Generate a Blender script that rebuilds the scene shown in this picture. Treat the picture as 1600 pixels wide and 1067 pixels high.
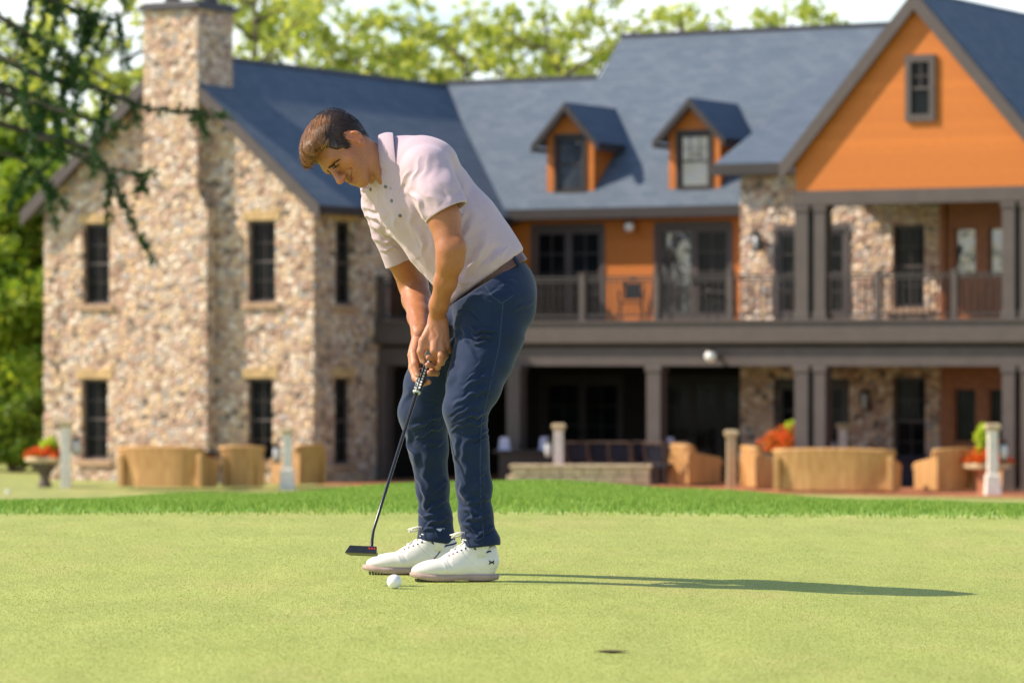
import bpy, bmesh, math, random
import numpy as np
from mathutils import Vector, Matrix, Quaternion

for _o in list(bpy.data.objects):
    bpy.data.objects.remove(_o, do_unlink=True)
scene = bpy.context.scene
C = scene.collection

# ------------------------------------------------------------------ camera
FPX, CAMH, HY = 6000.0, 0.67, 560.0          # focal length in pixels of a 1600 px wide picture, eye height, horizon row
cam_d = bpy.data.cameras.new('camera')
cam = bpy.data.objects.new('camera', cam_d)
C.objects.link(cam)
cam.location = (0, 0, CAMH)
cam.rotation_euler = (math.radians(90), 0, 0)
cam_d.sensor_width = 36.0
cam_d.lens = 36.0 * FPX / 1600.0
cam_d.shift_y = (HY - 533.5) / 1600.0
cam_d.clip_end = 2000
cam_d.dof.use_dof = True
cam_d.dof.focus_distance = 11.5
cam_d.dof.aperture_fstop = 5.9
scene.camera = cam

# ------------------------------------------------------------------ light
SUN_EL = math.radians(40.4)
SUN = Vector((-1.0, 0.03, 0)).normalized() * math.cos(SUN_EL) + Vector((0, 0, math.sin(SUN_EL)))
sun_d = bpy.data.lights.new('sun', 'SUN')
sun_d.energy = 4.5
sun_d.angle = math.radians(0.6)
sun_d.color = (1.0, 0.87, 0.70)
sun = bpy.data.objects.new('sun', sun_d)
C.objects.link(sun)
sun.rotation_euler = SUN.to_track_quat('Z', 'Y').to_euler()

world = bpy.data.worlds.new('World')
scene.world = world
world.use_nodes = True
wt = world.node_tree
wt.nodes.clear()
wo = wt.nodes.new('ShaderNodeOutputWorld')
bg = wt.nodes.new('ShaderNodeBackground')
sky = wt.nodes.new('ShaderNodeTexSky')
sky.sky_type = 'NISHITA'
sky.sun_disc = False
sky.sun_elevation = SUN_EL
sky.sun_rotation = math.atan2(SUN.x, SUN.y) % (2 * math.pi)
sky.air_density = 1.0
sky.dust_density = 0.6
sky.ozone_density = 0.5
bg.inputs['Strength'].default_value = 0.14
# thin broken cloud, whiter towards the horizon
tc = wt.nodes.new('ShaderNodeTexCoord')
mp = wt.nodes.new('ShaderNodeMapping')
mp.inputs['Scale'].default_value = (1.0, 1.0, 3.0)
nz = wt.nodes.new('ShaderNodeTexNoise')
nz.inputs['Scale'].default_value = 5.0
nz.inputs['Detail'].default_value = 6.0
nz.inputs['Roughness'].default_value = 0.6
cr = wt.nodes.new('ShaderNodeValToRGB')
cr.color_ramp.elements[0].position = 0.36
cr.color_ramp.elements[0].color = (0.0, 0.0, 0.0, 1)
cr.color_ramp.elements[1].position = 0.56
cr.color_ramp.elements[1].color = (0.92, 0.92, 0.92, 1)
sx = wt.nodes.new('ShaderNodeSeparateXYZ')
mr = wt.nodes.new('ShaderNodeMapRange')
mr.inputs['From Min'].default_value = 0.30
mr.inputs['From Max'].default_value = 0.10
mr.inputs['To Min'].default_value = 0.0
mr.inputs['To Max'].default_value = 1.0
ml = wt.nodes.new('ShaderNodeMath')
ml.operation = 'MULTIPLY'
mx = wt.nodes.new('ShaderNodeMixRGB')
mx.inputs['Color2'].default_value = (8.0, 8.1, 8.3, 1)
L = wt.links.new
L(tc.outputs['Generated'], mp.inputs['Vector'])
L(mp.outputs[0], nz.inputs['Vector'])
L(nz.outputs['Fac'], cr.inputs['Fac'])
L(tc.outputs['Generated'], sx.inputs[0])
L(sx.outputs['Z'], mr.inputs['Value'])
L(cr.outputs['Color'], ml.inputs[0])
L(mr.outputs[0], ml.inputs[1])
L(ml.outputs[0], mx.inputs['Fac'])
L(sky.outputs[0], mx.inputs['Color1'])
L(mx.outputs[0], bg.inputs['Color'])
L(bg.outputs[0], wo.inputs['Surface'])

scene.view_settings.view_transform = 'Standard'
scene.view_settings.look = 'None'
scene.view_settings.gamma = 1.0
scene.view_settings.exposure = 0.58
scene.render.engine = 'CYCLES'

# ------------------------------------------------------------------ helpers
def tag(o, label=None, cat=None, group=None, kind=None):
    if label: o['label'] = label
    if cat: o['category'] = cat
    if group: o['group'] = group
    if kind: o['kind'] = kind
    return o

def empty(name, loc=(0, 0, 0), rz=0.0):
    o = bpy.data.objects.new(name, None)
    o.empty_display_size = 0.2
    C.objects.link(o)
    o.location = loc
    o.rotation_euler = (0, 0, rz)
    return o

def link(name, me, mats, parent=None):
    o = bpy.data.objects.new(name, me)
    C.objects.link(o)
    if not isinstance(mats, (list, tuple)): mats = [mats]
    if len(me.materials) == 0:
        for m in mats: me.materials.append(m)
    if parent: o.parent = parent
    return o

def clone(o, parent=None):
    c = o.copy()
    C.objects.link(c)
    if parent: c.parent = parent
    for ch in list(o.children): clone(ch, c)
    return c

class MB:
    """Collects shapes for ONE mesh object."""
    def __init__(s, fmap=None):
        s.v, s.f, s.mi, s.map, s.m = [], [], [], fmap, 0
    def add(s, vs, fs):
        n = len(s.v)
        s.v += [tuple(s.map(*p)) if s.map else tuple(p) for p in vs]
        s.f += [tuple(i + n for i in f) for f in fs]
        s.mi += [s.m] * len(fs)
        return s
    def box(s, x0, x1, y0, y1, z0, z1):
        return s.add([(x0,y0,z0),(x1,y0,z0),(x1,y1,z0),(x0,y1,z0),(x0,y0,z1),(x1,y0,z1),(x1,y1,z1),(x0,y1,z1)],
                     [(0,3,2,1),(4,5,6,7),(0,1,5,4),(1,2,6,5),(2,3,7,6),(3,0,4,7)])
    def hexa(s, lo, hi):
        """two matching quads (lists of four points) joined into a solid"""
        return s.add(list(lo) + list(hi), [(0,3,2,1),(4,5,6,7),(0,1,5,4),(1,2,6,5),(2,3,7,6),(3,0,4,7)])
    def prism(s, poly, off):
        n = len(poly); off = Vector(off)
        a = [Vector(p) for p in poly]; b = [p + off for p in a]
        return s.add(a + b, [tuple(range(n)), tuple(range(2*n-1, n-1, -1))] + [(i, (i+1) % n, n+(i+1) % n, n+i) for i in range(n)])
    def tube(s, pts, rs, n=8, cap=True, sq=None):
        pts = [Vector(p) for p in pts]
        if not isinstance(rs, (list, tuple)): rs = [rs] * len(pts)
        vs, fs = [], []
        up = Vector((0, 0, 1))
        d0 = (pts[1] - pts[0]).normalized()
        if abs(d0.z) > .95: up = Vector((1, 0, 0))
        for i, p in enumerate(pts):
            d = (pts[min(i+1, len(pts)-1)] - pts[max(i-1, 0)]).normalized()
            a = d.cross(up).normalized(); b = a.cross(d)
            for k in range(n):
                t = 2 * math.pi * (k + .5) / n
                vs.append(p + a * (math.cos(t) * rs[i]) + b * (math.sin(t) * rs[i]))
        for i in range(len(pts) - 1):
            for k in range(n):
                fs.append((i*n+k, i*n+(k+1) % n, (i+1)*n+(k+1) % n, (i+1)*n+k))
        if cap:
            fs.append(tuple(range(n-1, -1, -1)))
            fs.append(tuple(range((len(pts)-1)*n, len(pts)*n)))
        return s.add(vs, fs)
    def lathe(s, prof, c=(0, 0), n=16, sx=1, sy=1):
        vs, fs = [], []
        for r, z in prof:
            for k in range(n):
                t = 2*math.pi*k/n
                vs.append((c[0]+sx*r*math.cos(t), c[1]+sy*r*math.sin(t), z))
        for i in range(len(prof)-1):
            for k in range(n):
                fs.append((i*n+k, i*n+(k+1) % n, (i+1)*n+(k+1) % n, (i+1)*n+k))
        fs.append(tuple(range(n-1, -1, -1)))
        fs.append(tuple(range((len(prof)-1)*n, len(prof)*n)))
        return s.add(vs, fs)
    def sphere(s, c, r, n=12, m=8, sc=(1, 1, 1)):
        return s.lathe2(c, r, n, m, sc)
    def lathe2(s, c, r, n, m, sc):
        vs, fs = [], []
        for j in range(1, m):
            ph = math.pi*j/m
            for k in range(n):
                t = 2*math.pi*k/n
                vs.append((c[0]+sc[0]*r*math.sin(ph)*math.cos(t), c[1]+sc[1]*r*math.sin(ph)*math.sin(t), c[2]-sc[2]*r*math.cos(ph)))
        b = len(vs); vs += [(c[0], c[1], c[2]-sc[2]*r), (c[0], c[1], c[2]+sc[2]*r)]
        for j in range(m-2):
            for k in range(n): fs.append((j*n+k, j*n+(k+1) % n, (j+1)*n+(k+1) % n, (j+1)*n+k))
        for k in range(n):
            fs.append((b, (k+1) % n, k)); fs.append((b+1, (m-2)*n+k, (m-2)*n+(k+1) % n))
        return s.add(vs, fs)
    def build(s, name, mats, parent=None, smooth=False, bevel=0, recalc=True, mod=None):
        me = bpy.data.meshes.new(name)
        me.from_pydata([tuple(p) for p in s.v], [], s.f)
        me.polygons.foreach_set('material_index', s.mi)
        if recalc:
            bm = bmesh.new(); bm.from_mesh(me)
            bmesh.ops.recalc_face_normals(bm, faces=bm.faces)
            bm.to_mesh(me); bm.free()
        if smooth: me.polygons.foreach_set('use_smooth', [True]*len(me.polygons))
        me.update()
        o = link(name, me, mats, parent)
        if bevel:
            b = o.modifiers.new('bevel', 'BEVEL'); b.width = bevel; b.segments = 2; b.limit_method = 'ANGLE'
        return o

# ------------------------------------------------------------------ materials
class Nodes:
    def __init__(s, name, rough=0.6, spec=0.5):
        s.mat = bpy.data.materials.new(name); s.mat.use_nodes = True
        s.t = s.mat.node_tree; s.b = s.t.nodes['Principled BSDF']
        s.b.inputs['Roughness'].default_value = rough
        s.b.inputs['Specular IOR Level'].default_value = spec
        s.out = s.t.nodes['Material Output']
        s.co = s.t.nodes.new('ShaderNodeTexCoord').outputs['Object']
    def n(s, typ, **kw):
        nd = s.t.nodes.new(typ)
        for k, v in kw.items():
            if k in nd.inputs: nd.inputs[k].default_value = v
            else: setattr(nd, k, v)
        return nd
    def l(s, a, b): s.t.links.new(a, b); return s
    def map(s, scale=(1, 1, 1), rot=(0, 0, 0)):
        m = s.n('ShaderNodeMapping'); m.inputs['Scale'].default_value = scale; m.inputs['Rotation'].default_value = rot
        s.l(s.co, m.inputs['Vector']); return m.outputs[0]
    def noise(s, scale, detail=4, rough=.5, vec=None):
        n = s.n('ShaderNodeTexNoise', Scale=scale, Detail=detail, Roughness=rough)
        s.l(vec or s.co, n.inputs['Vector']); return n.outputs['Fac']
    def ramp(s, fac, stops, interp='LINEAR'):
        r = s.n('ShaderNodeValToRGB'); cr = r.color_ramp; cr.interpolation = interp
        while len(cr.elements) < len(stops): cr.elements.new(.5)
        for e, (p, c) in zip(cr.elements, stops):
            e.position = p; e.color = (*c, 1) if len(c) == 3 else c
        s.l(fac, r.inputs['Fac']); return r.outputs['Color']
    def mix(s, fac, a, b, mode='MIX'):
        m = s.n('ShaderNodeMixRGB', blend_type=mode)
        for sock, val in ((m.inputs['Fac'], fac), (m.inputs['Color1'], a), (m.inputs['Color2'], b)):
            if isinstance(val, (int, float)): sock.default_value = val
            elif isinstance(val, tuple): sock.default_value = (*val, 1)
            else: s.l(val, sock)
        return m.outputs[0]
    def bump(s, h, strength=.4, dist=.02, prev=None):
        b = s.n('ShaderNodeBump', Strength=strength, Distance=dist); s.l(h, b.inputs['Height'])
        if prev is not None: s.l(prev, b.inputs['Normal'])
        s.l(b.outputs[0], s.b.inputs['Normal']); return b.outputs[0]
    def col(s, c):
        if isinstance(c, tuple): s.b.inputs['Base Color'].default_value = (*c, 1)
        else: s.l(c, s.b.inputs['Base Color'])
        return s

def simple(name, c, rough=.6, var=.15, scale=6, bump=.0, spec=.5, metal=0, dist=.01):
    m = Nodes(name, rough, spec)
    nz_ = m.noise(scale, 5, .6)
    a = tuple(x*(1-var) for x in c); b = tuple(min(1, x*(1+var)) for x in c)
    m.col(m.ramp(nz_, [(.3, a), (.7, b)]))
    if bump: m.bump(m.noise(scale*6, 4), bump, dist)
    m.b.inputs['Metallic'].default_value = metal
    return m.mat

def stone_mat():
    m = Nodes('fieldstone', .85, .3)
    w = m.n('ShaderNodeTexNoise', Scale=3.0, Detail=2.0); m.l(m.co, w.inputs['Vector'])
    add = m.n('ShaderNodeVectorMath', operation='MULTIPLY_ADD'); m.l(w.outputs['Color'], add.inputs[0])
    add.inputs[1].default_value = (.16, .16, .16); m.l(m.map((1, 1, 1.25)), add.inputs[2])
    v = m.n('ShaderNodeTexVoronoi', Scale=5.6); m.l(add.outputs[0], v.inputs['Vector'])
    e = m.n('ShaderNodeTexVoronoi', Scale=5.6, feature='DISTANCE_TO_EDGE'); m.l(add.outputs[0], e.inputs['Vector'])
    sp = m.n('ShaderNodeSeparateColor'); m.l(v.outputs['Color'], sp.inputs[0])
    c = m.ramp(sp.outputs[0], [(0, (.02, .02, .025)), (.07, (.20, .075, .05)), (.14, (.46, .25, .17)), (.24, (.74, .50, .30)), (.36, (.60, .38, .29)),
                               (.49, (.86, .68, .52)), (.61, (.40, .38, .40)), (.69, (.80, .54, .30)), (.79, (.92, .78, .66)), (.92, (.50, .27, .20))], 'CONSTANT')
    c = m.mix(.34, c, m.ramp(m.noise(9, 5, .65), [(.3, (.34, .22, .15)), (.7, (.90, .72, .56))]), 'MIX')
    mo = m.ramp(e.outputs['Distance'], [(.02, (0, 0, 0)), (.07, (1, 1, 1))])
    c = m.mix(mo, (.56, .43, .33), c)
    m.col(c)
    h = m.mix(.3, m.ramp(e.outputs['Distance'], [(0, (0, 0, 0)), (.25, (1, 1, 1))]), m.noise(14, 4))
    m.bump(h, .9, .08)
    return m.mat

def shingle_mat():
    m = Nodes('slate_shingles', .75, .35)
    uv = m.t.nodes.new('ShaderNodeUVMap').outputs[0]
    b = m.n('ShaderNodeTexBrick', Scale=1.0)
    b.inputs['Brick Width'].default_value = .42; b.inputs['Row Height'].default_value = .20
    b.inputs['Mortar Size'].default_value = .008; b.inputs['Bias'].default_value = 0.0
    b.inputs['Color1'].default_value = (.082, .118, .162, 1); b.inputs['Color2'].default_value = (.128, .160, .205, 1)
    b.inputs['Mortar'].default_value = (.05, .06, .08, 1); b.offset = .5
    m.l(uv, b.inputs['Vector'])
    c = m.mix(m.noise(1.1, 5, .6), b.outputs['Color'], m.mix(.5, b.outputs['Color'], (.085, .11, .15)))
    m.col(c)
    # overlapping courses: saw-tooth height
    sp = m.n('ShaderNodeSeparateXYZ'); m.l(uv, sp.inputs[0])
    d = m.n('ShaderNodeMath', operation='DIVIDE'); m.l(sp.outputs['Y'], d.inputs[0]); d.inputs[1].default_value = .20
    f = m.n('ShaderNodeMath', operation='FRACT'); m.l(d.outputs[0], f.inputs[0])
    iv = m.n('ShaderNodeMath', operation='SUBTRACT'); iv.inputs[0].default_value = 1; m.l(f.outputs[0], iv.inputs[1])
    nb = m.bump(iv.outputs[0], .9, .03)
    m.bump(m.noise(60, 3), .3, .004, nb)
    return m.mat

def siding_mat(base, name):
    m = Nodes(name, .6, .35)
    sp = m.n('ShaderNodeSeparateXYZ'); m.l(m.co, sp.inputs[0])
    d = m.n('ShaderNodeMath', operation='DIVIDE'); m.l(sp.outputs['Z'], d.inputs[0]); d.inputs[1].default_value = .18
    f = m.n('ShaderNodeMath', operation='FRACT'); m.l(d.outputs[0], f.inputs[0])
    iv = m.n('ShaderNodeMath', operation='SUBTRACT'); iv.inputs[0].default_value = 1; m.l(f.outputs[0], iv.inputs[1])
    fl = m.n('ShaderNodeMath', operation='FLOOR'); m.l(d.outputs[0], fl.inputs[0])
    wn = m.n('ShaderNodeTexWhiteNoise', noise_dimensions='1D'); m.l(fl.outputs[0], wn.inputs['W'])
    g = m.noise(6, 5, .5, m.map((1, 1, 10)))
    mm = m.n('ShaderNodeMath', operation='MULTIPLY_ADD'); m.l(wn.outputs['Value'], mm.inputs[0]); mm.inputs[1].default_value = .30; m.l(g, mm.inputs[2])
    m.col(m.ramp(mm.outputs[0], [(.35, tuple(x*.82 for x in base)), (.95, tuple(x*1.12 for x in base))]))
    m.bump(iv.outputs[0], .8, .018)
    return m.mat

def wicker_mat():
    m = Nodes('honey_wicker', .55, .4)
    w = m.n('ShaderNodeTexWave', Scale=14.0, Distortion=1.2, Detail=2.0); w.bands_direction = 'Z'
    m.l(m.co, w.inputs['Vector'])
    w2 = m.n('ShaderNodeTexWave', Scale=10.0, Distortion=.6); w2.bands_direction = 'DIAGONAL'
    m.l(m.co, w2.inputs['Vector'])
    x = m.mix(.5, w.outputs['Color'], w2.outputs['Color'], 'MULTIPLY')
    big = m.noise(3.5, 3, .5, m.map((4, 4, .4)))
    m.col(m.mix(m.ramp(big, [(.35, (0, 0, 0)), (.65, (1, 1, 1))]), m.ramp(x, [(0, (.38, .18, .055)), (1, (.62, .33, .12))]), m.ramp(x, [(0, (.50, .27, .09)), (1, (.76, .45, .18))])))
    m.bump(x, .6, .01)
    return m.mat

def glass_mat():
    m = Nodes('dark_window_glass', .10, .12)
    m.col(m.ramp(m.noise(1.3, 2), [(.4, (.003, .004, .005)), (.6, (.009, .012, .014))]))
    m.bump(m.noise(2.2, 1), .25, .02)
    return m.mat

M = {}
def glass_reflect():
    m = Nodes('reflecting_window_glass', .07, 1.0)
    m.b.inputs['IOR'].default_value = 1.75
    m.col(m.ramp(m.noise(1.6, 3), [(.4, (.010, .013, .016)), (.6, (.05, .06, .07))]))
    m.bump(m.noise(1.7, 2), .5, .05)
    return m.mat
M['glass_sky'] = glass_reflect()
M['stone'] = stone_mat()
M['lintel'] = simple('golden_sandstone', (.55, .37, .18), .8, .3, 5, .4)
M['sill'] = simple('tan_sandstone', (.42, .27, .17), .8, .25, 4, .3)
M['roof'] = shingle_mat()
M['orange'] = siding_mat((.52, .155, .021), 'orange_lap_siding')
M['trim'] = simple('grey_brown_trim_paint', (.080, .062, .058), .55, .12, 3, .1)
M['trim_dark'] = simple('dark_brown_trim_paint', (.032, .025, .025), .55, .15, 3, .1)
M['glass'] = glass_mat()
M['wood'] = simple('varnished_wood', (.30, .088, .016), .45, .25, 6, .1)
M['deck'] = simple('deck_boards', (.09, .055, .04), .7, .25, 4, .2)
M['ceil'] = simple('wood_ceiling', (.10, .045, .02), .6, .3, 4, .1)
M['wicker'] = wicker_mat()
M['navy'] = simple('navy_cushion_fabric', (.008, .012, .028), .85, .3, 20, .2)
M['black'] = simple('black_metal', (.010, .010, .011), .45, .2, 10)
M['white'] = simple('white_opal_plastic', (.78, .77, .74), .35, .03, 5)
M['concrete'] = simple('pale_stone_post', (.82, .75, .66), .85, .18, 8, .4)
M['cap'] = simple('tan_post_cap', (.52, .40, .24), .8, .2, 8, .3)
M['flue'] = simple('dark_metal_flashing', (.035, .033, .042), .5, .3, 6)
M['pot'] = simple('weathered_iron_planter', (.10, .075, .06), .7, .3, 10, .3)
M['dark_int'] = simple('dark_interior_wall', (.007, .005, .004), .8, .3, 2)  # near-black colour stands in for deep shade below the deck
M['brick_paver'] = simple('red_brick_paver', (.40, .15, .07), .8, .3, 5, .3)
# ================================================================== clubhouse
HO = Vector((-4.67, 90.4, -2.3))
HR = math.radians(-29)
house = tag(empty('clubhouse', HO, HR), 'large stone and orange clubhouse with blue slate roofs, upper deck and dormers behind the green', 'building')
def pv(u, d, z): return (u, d, z)

def wallgrid(mb, a0, a1, z0, z1, holes, d0, d1):
    """wall slab a0..a1 x z0..z1, from depth d0 to d1, with rectangular holes and clean reveals"""
    A = sorted({a0, a1, *[h[0] for h in holes], *[h[1] for h in holes]})
    Z = sorted({z0, z1, *[h[2] for h in holes], *[h[3] for h in holes]})
    solid = lambda i, j: 0 <= i < len(A)-1 and 0 <= j < len(Z)-1 and not any(
        h[0] < (A[i]+A[i+1])/2 < h[1] and h[2] < (Z[j]+Z[j+1])/2 < h[3] for h in holes)
    for i in range(len(A)-1):
        for j in range(len(Z)-1):
            if not solid(i, j): continue
            p, q, r, s = A[i], A[i+1], Z[j], Z[j+1]
            mb.add([(p,d0,r),(q,d0,r),(q,d0,s),(p,d0,s)], [(0,1,2,3)])
            mb.add([(p,d1,r),(q,d1,r),(q,d1,s),(p,d1,s)], [(3,2,1,0)])
            if not solid(i-1, j): mb.add([(p,d0,r),(p,d1,r),(p,d1,s),(p,d0,s)], [(3,2,1,0)])
            if not solid(i+1, j): mb.add([(q,d0,r),(q,d1,r),(q,d1,s),(q,d0,s)], [(0,1,2,3)])
            if not solid(i, j-1): mb.add([(p,d0,r),(q,d0,r),(q,d1,r),(p,d1,r)], [(3,2,1,0)])
            if not solid(i, j+1): mb.add([(p,d0,s),(q,d0,s),(q,d1,s),(p,d1,s)], [(0,1,2,3)])

def window(fm, a0, a1, z0, z1, depth=.12, cols=2, rows=2, trim='trim', sash=True, lintel=True, sill=True, fw=.07, label=None, name='window', lower_grid=True, glass='glass'):
    """frame with bars set into an opening; fm maps (along, inward, up) to the house"""
    f = MB(fm)
    f.box(a0, a0+fw, depth-.06, depth+.06, z0, z1); f.box(a1-fw, a1, depth-.06, depth+.06, z0, z1)
    f.box(a0+fw, a1-fw, depth-.06, depth+.06, z0, z0+fw); f.box(a0+fw, a1-fw, depth-.06, depth+.06, z1-fw, z1)
    zm = (z0+z1)/2
    if sash: f.box(a0+fw, a1-fw, depth-.045, depth+.045, zm-.03, zm+.03)
    zz0 = z0 if (not sash or lower_grid) else zm
    for c in range(1, cols):
        x = a0+fw+(a1-a0-2*fw)*c/cols
        f.box(x-.009, x+.009, depth-.03, depth+.03, zz0+fw, z1-fw)
    for r in range(1, rows*2 if sash else rows):
        z = z0+fw+(z1-z0-2*fw)*r/(rows*2 if sash else rows)
        if sash and abs(z-zm) < .05 or z < zz0: continue
        f.box(a0+fw, a1-fw, depth-.025, depth+.025, z-.009, z+.009)
    w = f.build(name, M[trim], house)
    if label: w['label'] = label
    MB(fm).box(a0+fw*.6, a1-fw*.6, depth, depth+.012, z0+fw*.6, z1-fw*.6).build('pane', M[glass], w)
    if sill: MB(fm).box(a0-.14, a1+.14, -.07, depth-.062, z0-.16, z0-.003).build('sill', M['sill'], w, bevel=.015)
    if lintel:
        mb = MB(fm)
        n = max(4, int((a1-a0+.3)/.17))
        for i in range(n):
            x = a0-.15+(a1-a0+.3)*i/n
            mb.box(x+.005, x+(a1-a0+.3)/n-.005, -.025, .1, z1+.004, z1+.22+.03*((i*7) % 3))
        mb.build('lintel', M['lintel'], w, bevel=.01)
    return w

# ---- left wing, stone gable (plane v = 0), u from -7.76 to 0
G = [(-6.63, -5.84, 4.29, 6.25), (-1.85, -1.07, 4.30, 6.24), (-6.67, -5.89, .51, 2.47), (-1.88, -1.14, .51, 2.50)]
S = [(1.0, 1.82, 4.25, 6.25), (.95, 1.77, .45, 2.51), (3.5, 5.7, 3.9, 6.1)]
mb = MB(pv); wallgrid(mb, -7.76, 0, -.3, 6.8, G, 0, .4)
mb.prism([(-7.76, 0, 6.8), (0, 0, 6.8), (-3.9, 0, 10.15)], (0, .4, 0))
mb.build('gable_wall', M['stone'], house)
su = lambda a, d, z: (-d, a, z)
mb = MB(su); wallgrid(mb, .4, 9.4, -.3, 6.8, S, 0, .4); mb.build('side_wall', M['stone'], house)
MB(pv).box(-7.76, -7.36, .4, 14, -.3, 6.8).build('side_wall', M['stone'], house)
for g in G: window(pv, *g, depth=.2, cols=2, rows=2)
for g in S: window(su, *g, depth=.2, cols=2, rows=2)
MB(pv).box(.003, .04, 3.25, 9.4, -.3, 3.28).build('shaded_wall', M['dark_int'], house)  # added dark panel, paints the wing wall's shade under the deck
# quoins: rough corner blocks standing slightly proud, uneven so that the edge is not ruler straight
random.seed(5)
mb = MB(pv); z = -.25
while z < 6.6:
    h = random.uniform(.2, .34); a, b = random.uniform(.25, .55), random.uniform(.25, .5)
    p = random.uniform(.008, .035)
    mb.box(-a, p, -p, b, z+.01, z+h)
    z += h+.01
mb.build('corner_stones', M['stone'], house, bevel=.03)
mb = MB(pv); z = -.25
while z < 6.6:
    h = random.uniform(.2, .34); a = random.uniform(.25, .55); p = random.uniform(.008, .04)
    mb.box(-7.76-p, -7.76+a, -p, .35, z+.01, z+h); z += h+.01
mb.build('corner_stones', M['stone'], house, bevel=.03)

# ---- chimney on the gable
ch = MB(pv)
ch.box(-4.75, -2.72, -.42, -.004, -.3, 6.55)
ch.hexa([(-4.75,-.42,6.55),(-2.72,-.42,6.55),(-2.72,-.004,6.55),(-4.75,-.004,6.55)], [(-4.55,-.42,6.95),(-3.0,-.42,6.95),(-3.0,-.004,6.95),(-4.55,-.004,6.95)])
ch.box(-4.55, -3.0, -.42, -.004, 6.95, 9.3)
ch.box(-4.55, -3.0, -.42, 1.12, 9.3, 11.3)
chim = ch.build('chimney', M['stone'], house)
mb = MB(pv); mb.box(-4.66, -2.89, -.53, 1.23, 11.3, 11.42); mb.box(-4.58, -2.97, -.45, 1.15, 11.42, 11.5)
mb.build('chimney_cap', M['flue'], chim, bevel=.02)
mb = MB(pv)
for u, v in ((-4.05, .1), (-3.4, .75)):
    mb.lathe([(.2, 11.5), (.2, 11.85), (.26, 11.9), (.26, 11.98), (.1, 12.05)], (u, v), 14)
mb.build('chimney_pots', M['flue'], chim, smooth=False)

# ---- roofs. a roof slab has UVs in metres for the shingle courses
def roof_slab(name, quads, thick=.12, parent=None):
    """quads: each (eave0, eave1, ridge1, ridge0)"""
    me = bpy.data.meshes.new(name); bm = bmesh.new(); uvl = bm.loops.layers.uv.new('UVMap')
    for q in quads:
        q = [Vector(p) for p in q]
        n = (q[1]-q[0]).cross(q[3]-q[0]).normalized()
        if n.z < 0: q = [q[1], q[0], q[3], q[2]]; n = -n
        e = (q[1]-q[0]).normalized(); s = n.cross(e)
        top = [bm.verts.new(p) for p in q]; bot = [bm.verts.new(p - n*thick) for p in q]
        fs = [bm.faces.new(top), bm.faces.new(bot[::-1])] + [bm.faces.new((top[i], bot[i], bot[(i+1) % 4], top[(i+1) % 4])) for i in range(4)]
        for f in fs:
            for lp in f.loops:
                d = lp.vert.co - q[0]
                lp[uvl].uv = (d.dot(e), d.dot(s))
    bm.to_mesh(me); bm.free()
    return link(name, me, M['roof'], parent or house)

RW = 10.30
# left wing roof: ridge u=-3.9, eaves z 6.62
roof_slab('wing_roof', [((.38, -.35, 6.56), (.38, 13.4, 6.56), (-3.9, 13.4, RW), (-3.9, -.35, RW)),
                        ((-8.18, 13.4, 6.62), (-8.18, -.35, 6.62), (-3.9, -.35, RW+.002), (-3.9, 13.4, RW+.002))])
# rake boards, eave board and ridge cap
def board(name, p0, p1, w, t, mat='trim', off=(0, -1, 0), parent=None, up=(0, 0, -1)):
    p0, p1, off, up = Vector(p0), Vector(p1), Vector(off), Vector(up)
    mb = MB(); mb.hexa([p0, p0+off*t, p0+off*t+up*w, p0+up*w], [p1, p1+off*t, p1+off*t+up*w, p1+up*w])
    return mb.build(name, M[mat], parent or house)
def rake(apex, l, r, w=.34, t=.06, soffit=.35, mat='trim'):
    for e in (l, r):
        board('rake_board', Vector(apex)+Vector((0, 0, -.03)), Vector(e)+Vector((0, 0, -.03)), w, t, mat)
        board('rake_soffit', Vector(apex)+Vector((0, .002, -.17)), Vector(e)+Vector((0, .002, -.17)), .05, soffit, 'trim_dark', off=(0, 1, 0))
rake((-3.9, -.352, RW), (-8.2, -.352, 6.60), (.40, -.352, 6.60), .36)
MB(pv).box(.28, .42, -.29, 8.9, 6.36, 6.56).build('eave_gutter', M['trim_dark'], house)
MB(pv).box(-.02, .28, -.29, 9.4, 6.40, 6.46).build('eave_soffit', M['trim_dark'], house)
MB(pv).tube([(-3.9, -.33, RW+.01), (-3.9, 13.2, RW+.01)], .07, 6).build('ridge_cap', M['flue'], house)

# main roof: plane z = 6.77 + .9 (v - 9)
mz = lambda v: 6.77+.9*(v-9)
roof_slab('main_roof', [((-3.9, 9, mz(9)), (.75, 9, mz(9)), (.75, 13, mz(13)), (-3.9, 13, mz(13))),
                        ((.75, 9, mz(9)), (14.1, 9, mz(9)), (14.1, 14.3, mz(14.3)), (.75, 14.3, mz(14.3))),
                        ((.75, 17, mz(13)-3.6), (-3.9, 17, mz(13)-3.6), (-3.9, 13, mz(13)), (.75, 13, mz(13))),
                        ((22, 18.6, mz(14.3)-3.9), (.75, 18.6, mz(14.3)-3.9), (.75, 14.3, mz(14.3)), (22, 14.3, mz(14.3)))])
MB(pv).tube([(.75, 14.3, mz(14.3)+.02), (14.1, 14.3, mz(14.3)+.02)], .07, 6).build('ridge_cap', M['flue'], house)
MB(pv).tube([(-3.9, 13, mz(13)+.02), (.7, 13, mz(13)+.02)], .07, 6).build('ridge_cap', M['flue'], house)
MB(pv).box(.29, 8.0, 8.86, 8.99, 6.50, 6.76).build('eave_fascia', M['trim_dark'], house)
MB(pv).box(.29, 8.0, 8.99, 9.5, 6.50, 6.55).build('eave_soffit', M['trim_dark'], house)

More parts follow.
